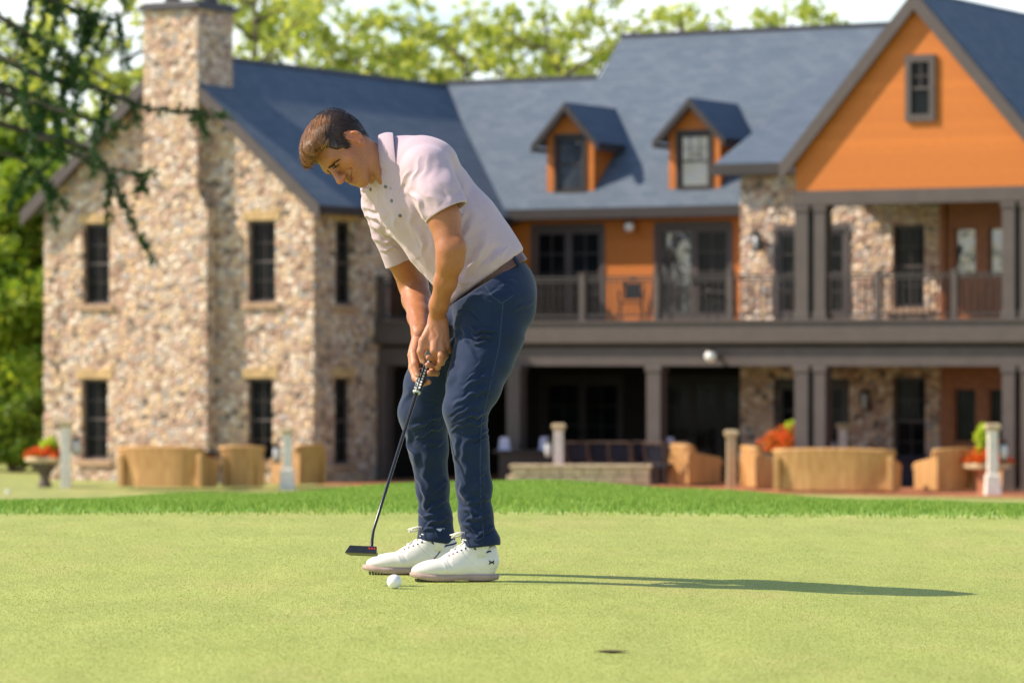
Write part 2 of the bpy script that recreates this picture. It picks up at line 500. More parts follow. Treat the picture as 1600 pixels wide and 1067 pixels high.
# stone block roof (pitch .4) between the dormers and the porch
roof_slab('shed_roof', [((7.45, 6.2, 7.63), (11.6, 6.2, 7.63), (11.6, 13, 10.35), (7.45, 13, 10.35))])
MB(pv).box(7.40, 11.0, 6.06, 6.19, 7.36, 7.62).build('eave_fascia', M['trim_dark'], house)
MB(pv).box(7.45, 11.6, 6.19, 6.5, 7.36, 7.41).build('eave_soffit', M['trim_dark'], house)

# porch gable roof, apex u = 14.14
AU, AZ = 14.14, 11.22
roof_slab('porch_roof', [((17.9, 2.7, AZ-1.15*3.76), (17.9, 14.2, AZ-1.15*3.76), (AU, 14.2, AZ), (AU, 2.7, AZ)),
                         ((10.85, 14.2, AZ-1.15*3.29), (10.85, 2.7, AZ-1.15*3.29), (AU, 2.7, AZ+.002), (AU, 14.2, AZ+.002))])
rake((AU, 2.698, AZ), (10.83, 2.698, AZ-1.15*3.31), (17.95, 2.698, AZ-1.15*3.81), .42, .07, .13)
mb = MB(pv)
mb.prism([(11.15, 2.84, 6.78), (17.2, 2.84, 6.78), (17.2, 2.84, 7.55), (AU, 2.84, 11.05), (11.15, 2.84, 7.60)], (0, .25, 0))
mb.build('gable_siding', M['orange'], house)
# attic window of the porch gable, mounted on the siding
fm = lambda a, d, z: (a, 2.84-.13+d, z)
f = MB(pv)
x0, x1, z0, z1 = 13.88, 14.60, 8.27, 9.76
for bx in ((x0, x1, z1-.16, z1), (x0, x1, z0, z0+.16), (x0, x0+.14, z0+.16, z1-.16), (x1-.14, x1, z0+.16, z1-.16)):
    f.box(bx[0], bx[1], 2.76, 2.838, bx[2], bx[3])
aw = f.build('attic_window', M['trim'], house)
f = MB(pv); zm = (z0+z1)/2
f.box(x0+.14, x1-.14, 2.80, 2.835, zm-.03, zm+.03); f.box((x0+x1)/2-.012, (x0+x1)/2+.012, 2.80, 2.835, zm+.03, z1-.16)
f.box(x0+.14, x1-.14, 2.80, 2.835, zm+.26, zm+.285); f.build('sash_bars', M['trim'], aw)
MB(pv).box(x0+.14, x1-.14, 2.822, 2.837, z0+.16, z1-.16).build('pane', M['glass'], aw)

# ---- deck: fascia, floor, beams, columns
DV = 2.8
MB(pv).box(.02, 19, DV, 9.5, 3.30, 3.85).build('deck_floor', M['deck'], house)
MB(pv).box(.02, 19, DV-.06, DV-.003, 3.34, 3.80).build('deck_fascia', M['trim'], house)
MB(pv).box(.02, 19, DV-.12, DV-.003, 3.802, 3.86).build('deck_edge', M['trim'], house)
MB(pv).box(.02, 19, DV+.12, DV+.42, 2.80, 3.22).build('lower_beam', M['trim'], house)
MB(pv).box(.02, 19, DV+.3, DV+.40, 3.22, 3.299).build('lower_beam', M['trim_dark'], house)  # recessed strip, its darker colour stands in for the shadow line
def column(u0, u1, z0, z1, v0=DV+.02, v1=DV+.38, mat='trim'):
    mb = MB(pv)
    mb.box(u0, u1, v0, v1, z0, z1)
    mb.box(u0-.03, u1+.03, v0-.03, v1+.03, z0, z0+.18)
    mb.box(u0-.03, u1+.03, v0-.03, v1+.03, z1-.14, z1-.002)
    mb.build('column', M[mat], house, bevel=.008)
for a, b in ((3.62, 3.98), (7.35, 7.71), (11.13, 11.47), (11.62, 11.90), (16.18, 16.48), (16.62, 16.92), (.06, .3)):
    column(a, b, -.05, 2.798)
for a, b in ((11.13, 11.47), (11.62, 11.90), (16.18, 16.48), (16.62, 16.92)):
    column(a, b, 3.852, 6.448)
MB(pv).box(11.475, 11.615, 2.95, 3.1, 3.852, 6.448).build('column_panel', M['trim_dark'], house)
MB(pv).box(16.485, 16.615, 2.95, 3.1, 3.852, 6.448).build('column_panel', M['trim_dark'], house)
MB(pv).box(11.47, 11.62, 2.95, 3.1, -.05, 2.798).build('column_panel', M['trim_dark'], house)
MB(pv).box(11.10, 19, DV-.02, DV+.40, 6.45, 6.775).build('porch_beam', M['trim'], house)
MB(pv).box(11.12, 19, DV+.41, 6.45, 6.60, 6.70).build('porch_ceiling', M['ceil'], house)

def railing(a, b, v=DV+.08, z=3.862):
    mb = MB(pv)
    mb.box(a, b, v-.035, v+.035, z+.98, z+1.03)
    mb.box(a, b, v-.02, v+.02, z+.90, z+.94)
    mb.box(a, b, v-.02, v+.02, z+.08, z+.13)
    n = int((b-a)/.150)
    for i in range(n):
        x = a+(b-a)*(i+.5)/n
        mb.box(x-.017, x+.017, v-.017, v+.017, z+.13, z+.90)
    mb.build('railing', M['trim_dark'], house)
posts = [.1, 1.9, 3.78, 5.65, 7.6, 9.5, 13.18, 15.04]
for p in posts:
    mb = MB(pv); mb.box(p-.06, p+.06, DV+.02, DV+.14, 3.862, 4.93); mb.box(p-.08, p+.08, DV, DV+.16, 4.93, 4.97)
    mb.build('railing_post', M['trim'], house)
for a, b in ((.16, 1.84), (1.96, 3.72), (3.84, 5.59), (5.71, 7.54), (7.66, 9.44), (9.56, 11.09), (11.94, 13.12), (13.24, 14.98), (15.10, 16.14), (16.96, 18.9)):
    railing(a, b)

# ---- main wall behind the deck (v = 9.5)
mb = MB(pv); wallgrid(mb, .002, 8.0, 3.86, 6.62, [(.73, 2.67, 3.86, 6.26), (4.27, 6.27, 3.86, 6.26)], 9.5, 9.7)
mb.build('upper_wall', M['orange'], house)
def french(a0, a1, z0, z1, v, label=None, mat='trim', leaves=2, fw=.10, rows=4, glass=('glass', 'glass', 'glass')):
    f = MB(pv)
    f.box(a0-.08, a1+.08, v-.03, v-.002, z1, z1+.14)
    f.box(a0-.10, a0, v-.03, v-.002, z0, z1); f.box(a1, a1+.10, v-.03, v-.002, z0, z1)
    fr = f.build('door_frame', M[mat], house)
    w = (a1-a0)/leaves
    for i in range(leaves):
        x0, x1 = a0+w*i+.004, a0+w*(i+1)-.004
        f = MB(pv)
        f.box(x0, x0+fw, v+.03, v+.08, z0+.01, z1-.004); f.box(x1-fw, x1, v+.03, v+.08, z0+.01, z1-.004)
        f.box(x0+fw, x1-fw, v+.03, v+.08, z0+.01, z0+.24); f.box(x0+fw, x1-fw, v+.03, v+.08, z1-.12, z1-.004)
        for r in range(1, rows):
            z = z0+.24+(z1-z0-.36)*r/rows
            f.box(x0+fw, x1-fw, v+.04, v+.07, z-.012, z+.012)
        f.box((x0+x1)/2-.012, (x0+x1)/2+.012, v+.04, v+.07, z0+.24, z1-.12)
        d = f.build('glazed_door', M[mat], house)
        MB(pv).box(x0+fw*.7, x1-fw*.7, v+.052, v+.062, z0+.2, z1-.1).build('pane', M[glass[i]], d)
        hx = x1-fw*.5 if i == 0 else x0+fw*.5
        MB(pv).box(hx-.012, hx+.012, v-.02, v+.03, z0+.95, z0+1.15).build('handle', M['black'], d)
french(.73, 2.67, 3.87, 6.26, 9.5)
french(4.27, 6.27, 3.87, 6.26, 9.5, glass=('glass_sky', 'glass', 'glass'))
# lower main wall, deep shade under the deck put into its colour
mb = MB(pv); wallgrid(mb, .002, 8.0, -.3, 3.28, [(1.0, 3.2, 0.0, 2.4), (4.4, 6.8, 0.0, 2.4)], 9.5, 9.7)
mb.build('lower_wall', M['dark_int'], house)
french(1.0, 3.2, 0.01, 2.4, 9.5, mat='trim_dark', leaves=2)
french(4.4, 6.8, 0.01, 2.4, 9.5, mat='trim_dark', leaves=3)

# ---- stone block (v = 6.5)
H2 = [(8.99, 10.77, 3.86, 6.02), (11.97, 12.78, 4.15, 6.10), (9.0, 10.75, 0.0, 2.35), (11.97, 12.80, .45, 2.55)]
mb = MB(pv); wallgrid(mb, 8.0, 13.2, -.3, 7.42, H2, 6.5, 6.9); mb.box(8.0, 8.4, 6.9, 9.498, -.3, 7.4)
mb.build('stone_wall', M['stone'], house)
french(8.99, 10.77, 3.87, 6.02, 6.5, rows=4)
french(9.0, 10.75, .01, 2.35, 6.5, mat='trim_dark', rows=4)
for h in (H2[1], H2[3]): window(pv, h[0], h[1], h[2], h[3], depth=6.68, cols=2, rows=2, lintel=False, sill=False)
MB(pv).box(11.8, 12.95, 6.43, 6.499, 3.98, 4.147).build('window_sill', M['sill'], house, bevel=.015)
# wooden bay with big panes at the right of the porch
for zf, zs, zt, zc in ((3.86, 4.86, 6.02, 6.60), (0.0, 1.0, 2.3, 3.28)):
    holes = [(13.52, 14.10, zs, zt), (14.38, 15.2, zs, zt), (15.5, 16.3, zs, zt)]
    mb = MB(pv); wallgrid(mb, 13.2, 18.5, zf if zf else -.3, zc, holes, 6.46, 6.66)
    mb.build('wooden_bay', M['wood'], house)
    for h in holes: window(pv, *h, depth=6.56, cols=1, rows=1, sash=False, lintel=False, sill=False, trim='wood', fw=.05, glass='glass_sky' if zf else 'glass')
MB(pv).box(13.2, 13.34, 6.38, 6.458, 3.862, 6.59).build('wood_post', M['wood'], house)
mb = MB(pv); mb.box(15.0, 15.06, 6.4, 6.458, 3.862, 6.59); mb.build('wood_post', M['wood'], house)
# floor slabs / back volume so that nothing shows through
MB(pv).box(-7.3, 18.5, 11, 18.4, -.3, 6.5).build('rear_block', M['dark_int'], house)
MB(pv).box(17.2, 17.5, 2.84, 14.0, -.3, 7.3).build('side_wall', M['stone'], house)

# ---- dormers
def dormer(u0, u1, lab=None):
    um = (u0+u1)/2; v = 9.5; zb, ze, za = 7.12, 8.62, 9.36
    ov = .27
    t = MB(pv); wallgrid(t, u0, u1, zb, ze, [(u0+.30, u1-.30, zb+.12, ze-.05)], v, v+.12)
    t.prism([(u0, v, ze), (u1, v, ze), (um, v, za-.03)], (0, .12, 0))
    for s, a in ((-1, u0), (1, u1)):
        a2 = a-s*.1
        t.hexa([(a, v+.12, zb), (a2, v+.12, zb), (a2, v+.12, ze), (a, v+.12, ze)],
               [(a, v+2.0, ze-.3), (a2, v+2.0, ze-.3), (a2, v+2.0, ze), (a, v+2.0, ze)])
    d = t.build('dormer', M['orange'], house)
    if lab: d['label'] = lab
    # window
    f = MB(pv); a0, a1, z0, z1 = u0+.30, u1-.30, zb+.12, ze-.05
    f.box(a0-.09, a0, v-.04, v-.002, z0-.05, z1+.12); f.box(a1, a1+.09, v-.04, v-.002, z0-.05, z1+.12)
    f.box(a0, a1, v-.04, v-.002, z1, z1+.12); f.box(a0, a1, v-.05, v-.002, z0-.08, z0)
    zm = (z0+z1)/2
    f.box(a0, a0+.06, v+.02, v+.07, z0, z1); f.box(a1-.06, a1, v+.02, v+.07, z0, z1)
    f.box(a0+.06, a1-.06, v+.02, v+.07, zm-.03, zm+.03); f.box(a0+.06, a1-.06, v+.02, v+.07, z0, z0+.06); f.box(a0+.06, a1-.06, v+.02, v+.07, z1-.06, z1)
    for k in (1, 2):
        x = a0+(a1-a0)*k/3; f.box(x-.009, x+.009, v+.03, v+.06, zm+.03, z1-.06)
    f.box(a0+.06, a1-.06, v+.03, v+.06, (zm+z1)/2-.009, (zm+z1)/2+.009)
    f.build('window_frame', M['trim_dark'], d)
    MB(pv).box(a0+.02, a1-.02, v+.045, v+.055, z0+.02, z1-.02).build('pane', M['glass_sky'], d)
    # roof
    e0, e1 = u0-ov, u1+ov
    sl = (za-ze)/((u1-u0)/2); zo = ze-sl*ov
    vb = lambda z: 9+(z-6.77)/.9
    roof_slab('dormer_roof', [((e1, v-.3, zo+.1), (e1, vb(zo)+.25, zo+.1), (um, vb(za)+.3, za+.12), (um, v-.3, za+.12)),
                              ((e0, vb(zo)+.25, zo+.1), (e0, v-.3, zo+.1), (um, v-.3, za+.122), (um, vb(za)+.3, za+.122))], .07, d)
    for e in (e0, e1):
        s = 1 if e > um else -1
        board('rake_board', (um, v-.302, za+.10), (e+.02*s, v-.302, zo+.08), .20, .04, 'trim_dark', parent=d)
        MB(pv).box(min(e, e-s*.05), max(e, e-s*.05), v-.28, vb(zo)+.1, zo-.09, zo+.02).build('eave_board', M['trim_dark'], d)
dormer(1.10, 2.45)
dormer(4.58, 6.01)

# ---- lights on the house
def dome_light(u, v, z, r=.16):
    mb = MB(pv); mb.sphere((u, v, z), r, 14, 9); l = mb.build('globe_light', M['white'], house, smooth=True)
    MB(pv).lathe([(.1, z+r*.8), (.12, z+r*.8+.06)], (u, v), 12).build('mount', M['trim'], l)
dome_light(3.62, 9.2, 6.28, .13)
dome_light(9.14, 2.55, 3.02, .135)
MB(pv).box(9.08, 9.20, 2.55, 2.9, 3.0, 3.06).build('light_bracket', M['trim'], house)
def sconce(u, v, z):
    mb = MB(pv); mb.box(u-.06, u+.06, v-.03, v-.002, z-.12, z+.12); mb.tube([(u, v-.03, z+.08), (u, v-.2, z+.12), (u, v-.2, z+.28)], .015, 6)
    mb.lathe([(.02, z+.3), (.13, z+.22), (.13, z+.2)], (u, v-.2), 10); mb.lathe([(.10, z-.2), (.10, z-.17)], (u, v-.2), 10)
    for k in range(4):
        t = math.pi/4+k*math.pi/2; x, y = u+.1*math.cos(t), v-.2+.1*math.sin(t); mb.box(x-.01, x+.01, y-.01, y+.01, z-.18, z+.21)
    s = mb.build('wall_lantern', M['black'], house)
    MB(pv).lathe([(.075, z-.17), (.085, z+.2)], (u, v-.2), 12).build('lantern_glass', M['frost'], s, smooth=True)
M['frost'] = simple('frosted_glass', (.55, .56, .57), .25, .05, 4)
sconce(8.53, 6.5, 5.72)
sconce(11.35, 6.5, 1.95)
# ================================================================== ground
def at(px, py, Y):
    return Vector(((px-800)/FPX*Y, Y, CAMH+(HY-py)/FPX*Y))
CR = np.array([(-600,812),(0,783),(150,774),(300,766),(448,759),(560,753),(640,748),(700,745),(800,747),(900,750),(1000,753),(1100,757),(1200,763),(1300,769),(1400,775),(1500,781),(1600,787),(2200,812)], float)
def sm(t): t = np.clip(t, 0, 1); return t*t*(3-2*t)
def gz(X, Y):
    X = np.asarray(X, float); Y = np.asarray(Y, float)
    til = -0.032*(np.sqrt((X-.1)**2+.02)+(X-.1))/2
    til = np.maximum(til, -.13)*(1-.6*sm((Y-13)/3.5))
    g = til + .004*np.sin(X*1.3+Y*.6)*np.clip((np.abs(Y-11.5)-1.5)/3, 0, 1)
    zc = CAMH-(np.interp(800+X*250, CR[:, 0], CR[:, 1])-HY)/250
    zc = zc - .045 + .012*np.sin(X*2.1+1)+.008*np.sin(X*5.3)
    e = 16.7+.25*np.sin(X*.7+.5)
    t = sm((Y-e)/(24-e))
    z = g*(1-t)+zc*t
    t2 = np.clip((Y-24)/26, 0, 1)
    z = z*(1-sm(t2**.75))+(-2.3)*sm(t2**.75)
    far = np.clip((Y-180)/400, 0, 1)
    return z+far*4*np.sin(X*.01+1)

def sheet(name, fx, fy, mat, zoff=0.0, kind='structure', clip=None, uvlike=None):
    Xg, Yg = fx, fy
    Z = gz(Xg, Yg)+zoff
    nr, nc = Xg.shape
    co = np.stack([Xg, Yg, Z], -1).reshape(-1, 3)
    i = np.arange((nr-1)*(nc-1)); r, c = i//(nc-1), i % (nc-1)
    a = r*nc+c
    q = np.stack([a, a+1, a+nc+1, a+nc], -1)
    me = mesh_np(name, co, q)
    me.polygons.foreach_set('use_smooth', np.ones(len(q), bool))
    o = link(name, me, mat)
    return tag(o, kind=kind)

def mesh_np(name, co, faces, mats=None):
    me = bpy.data.meshes.new(name)
    co = np.ascontiguousarray(co, dtype=np.float32)
    faces = np.ascontiguousarray(faces, dtype=np.int32)
    k = faces.shape[1]; n = len(faces)
    me.vertices.add(len(co)); me.vertices.foreach_set('co', co.ravel())
    me.loops.add(n*k); me.loops.foreach_set('vertex_index', faces.ravel())
    me.polygons.add(n); me.polygons.foreach_set('loop_start', np.arange(n, dtype=np.int32)*k)
    me.update(calc_edges=True); me.validate()
    return me

def green_mat(name, c_lo, c_hi, stripes=True, sc=1.0, trans=0):
    m = Nodes(name, .8, .25)
    g = m.n('ShaderNodeNewGeometry').outputs['Position']
    def mapp(s):
        k = m.n('ShaderNodeMapping'); k.inputs['Scale'].default_value = s; m.l(g, k.inputs['Vector']); return k.outputs[0]
    big = m.noise(1.0, 5, .6, mapp((.9*sc, .35*sc, 1)))
    med = m.noise(1.0, 4, .6, mapp((5*sc, 1.6*sc, 1)))
    fine = m.noise(1.0, 2, .6, mapp((160, 50, 160)))
    a = m.ramp(big, [(.32, c_lo), (.68, c_hi)])
    b = m.mix(.5, a, m.ramp(med, [(.3, tuple(x*.78 for x in c_lo)), (.7, tuple(min(1, x*1.25) for x in c_hi))]))
    c = m.mix(.30, b, m.ramp(fine, [(.36, tuple(x*.6 for x in c_lo)), (.64, tuple(min(1, x*1.4) for x in c_hi))]))
    # straw coloured thin patches
    st = m.ramp(m.noise(1.0, 5, .7, mapp((1.5*sc, .5*sc, 1))), [(.52, (0, 0, 0)), (.70, (.7, .7, .7))])
    c = m.mix(st, c, (.46, .40, .15))
    m.col(c)
    m.bump(fine, .35, .004)
    return m.mat

M['rough'] = green_mat('rough_turf', (.12, .25, .03), (.22, .36, .055), sc=1.2)
M['putting'] = green_mat('putting_green_turf', (.305, .37, .085), (.39, .42, .12))
M['lawn'] = green_mat('far_lawn_turf', (.22, .27, .07), (.34, .36, .12), sc=.3)

ys = np.concatenate([np.linspace(-30, 2, 12), np.linspace(3, 17, 40), np.linspace(17.2, 26, 60), np.linspace(26.5, 60, 40), np.linspace(63, 180, 30), np.geomspace(190, 1500, 24)])
tx = np.linspace(-1, 1, 201); tx = np.sign(tx)*np.abs(tx)**1.35
Yg = np.repeat(ys[:, None], len(tx), 1)
Xg = tx[None, :]*(8+.75*np.abs(Yg))
ground = sheet('ground', Xg, Yg, M['rough'])
# close mown putting green, 4 mm above
ys = np.linspace(-6, 1, 160); yy = np.concatenate([np.linspace(-8, 6, 10), np.linspace(6.2, 16.4, 90)])
Yg = np.repeat(yy[:, None], 141, 1); Xg = np.linspace(-1, 1, 141)[None, :]*np.full_like(Yg, 13.0)
last = Yg >= 16.9
Yg = np.where(Yg == Yg.max(), 16.65+.25*np.sin(Xg*.7+.5)+.05*np.sin(Xg*4), Yg)
green = sheet('putting_green', Xg, Yg, M['putting'], .004)
# far lawn between the mound and the patio
yy = np.linspace(56, 130, 20)
Yg = np.repeat(yy[:, None], 30, 1); Xg = np.linspace(-60, 60, 30)[None, :]*np.ones_like(Yg)
sheet('lawn', Xg, Yg, M['lawn'], .006)
# brick patio
mb = MB(); mb.box(.3, 19, -.35, 9.5, .010, .045)
pt = mb.build('patio', M['brick_paver']); pt.location = HO; pt.rotation_euler = (0, 0, HR); tag(pt, kind='structure')

# ---- grass blades (stuff): real upright blades
def blades(name, n, xr, yr, h, w, mat, seed, lean=.5, clip=.145, zoff=.004, clump=None, hvar=.4):
    r = np.random.default_rng(seed)
    Y = yr[0]+(yr[1]-yr[0])*r.random(n)
    X = (xr[0]+(xr[1]-xr[0])*r.random(n))*(clip*Y if clip else 1)
    ok = np.ones(n, bool)
    if clump is not None:
        ok = clump(X, Y, r)
    X, Y = X[ok], Y[ok]; n = len(X)
    Z = gz(X, Y)+zoff
    a = r.random(n)*2*math.pi; hh = h*(1-hvar+2*hvar*r.random(n))
    dx, dy = np.cos(a)*w/2, np.sin(a)*w/2
    l = r.random(n)*2*math.pi; lm = lean*hh*r.random(n)
    base = np.stack([X, Y, Z], -1)
    p0 = base-np.stack([dx, dy, 0*X], -1); p1 = base+np.stack([dx, dy, 0*X], -1)
    p2 = base+np.stack([np.cos(l)*lm, np.sin(l)*lm, hh], -1)
    co = np.stack([p0, p1, p2], 1).reshape(-1, 3)
    me = mesh_np(name, co, np.arange(3*n).reshape(-1, 3))
    return tag(link(name, me, mat), kind='stuff')

def blade_mat(name, cs, patch=False):
    m = Nodes(name, .6, .3)
    g = m.n('ShaderNodeNewGeometry')
    c = m.ramp(g.outputs['Random Per Island'], [(i/(len(cs)-1), c) for i, c in enumerate(cs)])
    if patch:   # thin, straw-coloured and lush patches of the turf itself
        k = m.n('ShaderNodeMapping'); k.inputs['Scale'].default_value = (.9, .8, 1); m.l(g.outputs['Position'], k.inputs['Vector'])
        c = m.mix(m.ramp(m.noise(1.0, 6, .65, k.outputs[0]), [(.35, (0, 0, 0)), (.7, (.75, .75, .75))]), c, m.mix(1.0, c, (1.28, 1.12, 1.15), 'MULTIPLY'))
        k2 = m.n('ShaderNodeMapping'); k2.inputs['Scale'].default_value = (4, 1.2, 1); m.l(g.outputs['Position'], k2.inputs['Vector'])
        c = m.mix(m.ramp(m.noise(1.0, 4, .6, k2.outputs[0]), [(.45, (0, 0, 0)), (.75, (.6, .6, .6))]), c, m.mix(1.0, c, (.72, .90, .62), 'MULTIPLY'))
    m.col(c)
    tr = m.n('ShaderNodeBsdfTranslucent'); m.l(c, tr.inputs['Color'])
    ms = m.n('ShaderNodeMixShader'); ms.inputs[0].default_value = .35
    m.l(m.b.outputs[0], ms.inputs[1]); m.l(tr.outputs[0], ms.inputs[2]); m.l(ms.outputs[0], m.out.inputs['Surface'])
    return m.mat
M['blade_green'] = blade_mat('green_blades', [(.32, .375, .092), (.355, .40, .108), (.39, .415, .125), (.42, .42, .14)], True)
M['blade_rough'] = blade_mat('rough_blades', [(.12, .25, .025), (.20, .34, .040), (.28, .41, .060), (.38, .48, .11)])
g1 = blades('green_grass', 640000, (-1, 1), (7.4, 16.6), .0018, .0019, M['blade_green'], 1, lean=.8)
tag(g1, 'short mown grass blades of the putting green', 'grass')
g2 = blades('rough_grass', 200000, (-1, 1), (16.2, 27), .023, .006, M['blade_rough'], 2, lean=.9, clip=.17,
            clump=lambda X, Y, r: Y > 16.2+.25*np.sin(X*.7+.5)+2.2*r.random(len(X))**1.6)
tag(g2, 'longer green rough grass on the mound behind the putting green', 'grass')

# ================================================================== trees
def leaf_mat(name, cs, trans=.45):
    m = Nodes(name, .55, .35)
    g = m.n('ShaderNodeNewGeometry')
    c = m.ramp(g.outputs['Random Per Island'], [(i/(len(cs)-1), c) for i, c in enumerate(cs)])
    m.col(c)
    tr = m.n('ShaderNodeBsdfTranslucent')
    m.l(m.mix(1.0, c, (1.35, 1.25, .6), 'MULTIPLY'), tr.inputs['Color'])
    ms = m.n('ShaderNodeMixShader'); ms.inputs[0].default_value = trans
    m.l(m.b.outputs[0], ms.inputs[1]); m.l(tr.outputs[0], ms.inputs[2]); m.l(ms.outputs[0], m.out.inputs['Surface'])
    return m.mat
M['leaf_y'] = leaf_mat('yellow_green_leaves', [(.26, .36, .07), (.42, .50, .13), (.54, .57, .19), (.34, .44, .09)], .6)
M['leaf_g'] = leaf_mat('mid_green_leaves', [(.05, .13, .015), (.12, .22, .025), (.26, .34, .035), (.07, .15, .02)], .45)
M['leaf_m'] = leaf_mat('sunlit_green_leaves', [(.10, .22, .02), (.24, .36, .04), (.40, .46, .07), (.15, .28, .03)], .5)  # greens from mid to yellowish, varied leaf by leaf
M['needle'] = leaf_mat('dark_spruce_needles', [(.012, .045, .010), (.03, .085, .018), (.055, .12, .025)], .25)
M['bark'] = simple('grey_brown_bark', (.10, .075, .055), .9, .35, 6, .6)

def quads_at(P, size, r, aspect=1.5, tri=False):
    n = len(P)
    a = r.normal(size=(n, 3)); a /= np.linalg.norm(a, axis=1)[:, None]
    b = np.cross(a, r.normal(size=(n, 3))); b /= np.linalg.norm(b, axis=1)[:, None]
    s = (size*(.6+.8*r.random(n)))[:, None]
    c = a*s*aspect/2; d = b*s/2
    co = np.stack([P-c, P-d*.9, P+c, P+d*.9], 1).reshape(-1, 3)
    return co, np.arange(4*n).reshape(-1, 4)

def limb_set(base, top, r, nl, spread, z0f=.35):
    """trunk polyline + limbs; returns list of (points, radii) and limb tips/points for foliage"""
    base, top = np.array(base, float), np.array(top, float)
    H = top[2]-base[2]; tr = []; pts = []
    k = 7
    tp = [base+(top-base)*t+np.array([r.normal()*.12, r.normal()*.12, 0])*H*.06*t for t in np.linspace(0, 1, k)]
    tr.append((tp, [H*.014*(1-.88*t)+.015 for t in np.linspace(0, 1, k)]))
    for i in range(nl):
        t = z0f+(1-z0f)*(i+.5)/nl
        p = base+(top-base)*t
        a = i*2.4+r.random()*.8
        ln = spread*(1.15-.75*abs(t-.45)*1.2)*(.75+.5*r.random())
        d = np.array([math.cos(a), math.sin(a), .35+.5*r.random()])
        q = [p+d*ln*s+np.array([0, 0, .10*ln*s*s])+r.normal(size=3)*.05*ln*s for s in np.linspace(0, 1, 6)]
        tr.append((q, [H*.0045*(1-.85*s)+.010 for s in np.linspace(0, 1, 6)]))
        pts += [(q[j], ln) for j in (2, 3, 4, 5)]
        for w in range(3):
            s0 = q[2+w]; d2 = d+r.normal(size=3)*.7; d2[2] = abs(d2[2])*.6
            ln2 = ln*.5*(.6+.6*r.random())
            q2 = [s0+d2*ln2*s for s in np.linspace(0, 1, 4)]
            tr.append((q2, [H*.002*(1-.8*s)+.006 for s in np.linspace(0, 1, 4)]))
            pts += [(q2[2], ln2), (q2[3], ln2)]
    return tr, pts

def tree(name, x, y, ztop, spread, label, mat, seed, nl=14, per=90, leaf=.17, clr=.75, zg=-2.3, z0f=.3, group=None, cat='tree', keep=1.0):
    r = np.random.default_rng(seed)
    root = tag(empty(name, (x, y, zg)), label, cat, group)
    H = ztop-zg
    tr, pts = limb_set((0, 0, 0), (0, 0, H*.93), r, nl, spread, z0f)
    mb = MB()
    for p, rad in tr: mb.tube([tuple(v) for v in p], list(rad), 7)
    mb.build('trunk', M['bark'], root, smooth=True)
    P = []
    pts += [(tr[0][0][-1], spread*.6), (tr[0][0][-2], spread*.8)]
    for c, ln in pts:
        if r.random() > keep: continue
        k = int(per*(.4+1.2*r.random()))
        o = r.normal(size=(k, 3)); o /= np.linalg.norm(o, axis=1)[:, None]
        o *= (r.random(k)**.45)[:, None]*clr*(.6+.7*r.random())*np.array([1, 1, .7])
        P.append(c+o)
    P = np.concatenate(P)
    co, f = quads_at(P, leaf, r)
    link('crown', mesh_np('crown', co, f), mat, root)
    return root

BT = 'sunlit deciduous trees behind the clubhouse'
tl = [  # px, top y, Y, spread, seed, nl, label
 (395, -60, 122, 3.2, 11, 15, 'sunlit yellow-green tree directly right of the chimney'),
 (470, 5, 128, 3.4, 12, 16, 'tree behind the left wing ridge, second right of the chimney'),
 (560, 40, 124, 3.0, 13, 15, 'low broad tree behind the middle of the left wing ridge'),
 (635, 45, 132, 2.9, 14, 14, 'thin tree just left of where the blue roof meets the grey roof'),
 (725, 40, 127, 3.0, 15, 15, 'tree behind the grey roof valley at the end of the blue ridge'),
 (800, 20, 130, 3.0, 16, 15, 'yellowish tree above the low part of the grey ridge'),
 (885, 10, 125, 3.1, 17, 16, 'tall yellow-green tree just left of the grey roof step'),
 (1065, -5, 130, 2.5, 18, 12, 'round tree top showing above the high grey ridge, left of the dormers'),
 (1235, -15, 132, 1.9, 19, 10, 'small airy tree top above the high grey ridge'),
 (1318, -5, 134, 1.9, 20, 10, 'little tree tip next to the big orange gable'),
 (1020, 50, 134, 1.6, 28, 8, 'low leafy tree top peeping over the left end of the high ridge'),
]
for px, py, Y, sp, sd, nl_, lab in tl:
    p = at(px, py, Y)
    tree('deciduous_tree', p.x, Y, p.z, sp, lab, M['leaf_y'], sd, nl=nl_, per=26, leaf=.20, clr=.62, z0f=.42, keep=.66, group=BT)
left = [
 (185, -40, 118, 3.4, 31, 16, 'bright yellow-green tree left of the chimney, behind the spruce boughs', 'leaf_y'),
 (95, 10, 124, 3.4, 32, 16, 'pale yellow-green tree behind the left eave of the stone wing', 'leaf_y'),
 (5, 60, 120, 3.2, 33, 16, 'yellow-green tree at the left border above the dark shrubs', 'leaf_y'),
]
for px, py, Y, sp, sd, nl_, lab, mt in left:
    p = at(px, py, Y)
    tree('deciduous_tree', p.x, Y, p.z, sp, lab, M[mt], sd, nl=nl_, per=42, leaf=.20, clr=.70, z0f=.2, keep=.36, group=BT)
for px, py, Y, sp, sd, lab in [(30, 290, 108, 2.2, 41, 'dense mid-green tree standing left of the stone wing'), (-50, 240, 111, 2.6, 42, 'leafy green tree cut by the left border of the view')]:
    p = at(px, py, Y)
    tree('broadleaf_tree', p.x, Y, p.z, sp, lab, M['leaf_m'], sd, nl=24, per=150, leaf=.17, clr=.85, z0f=.08)

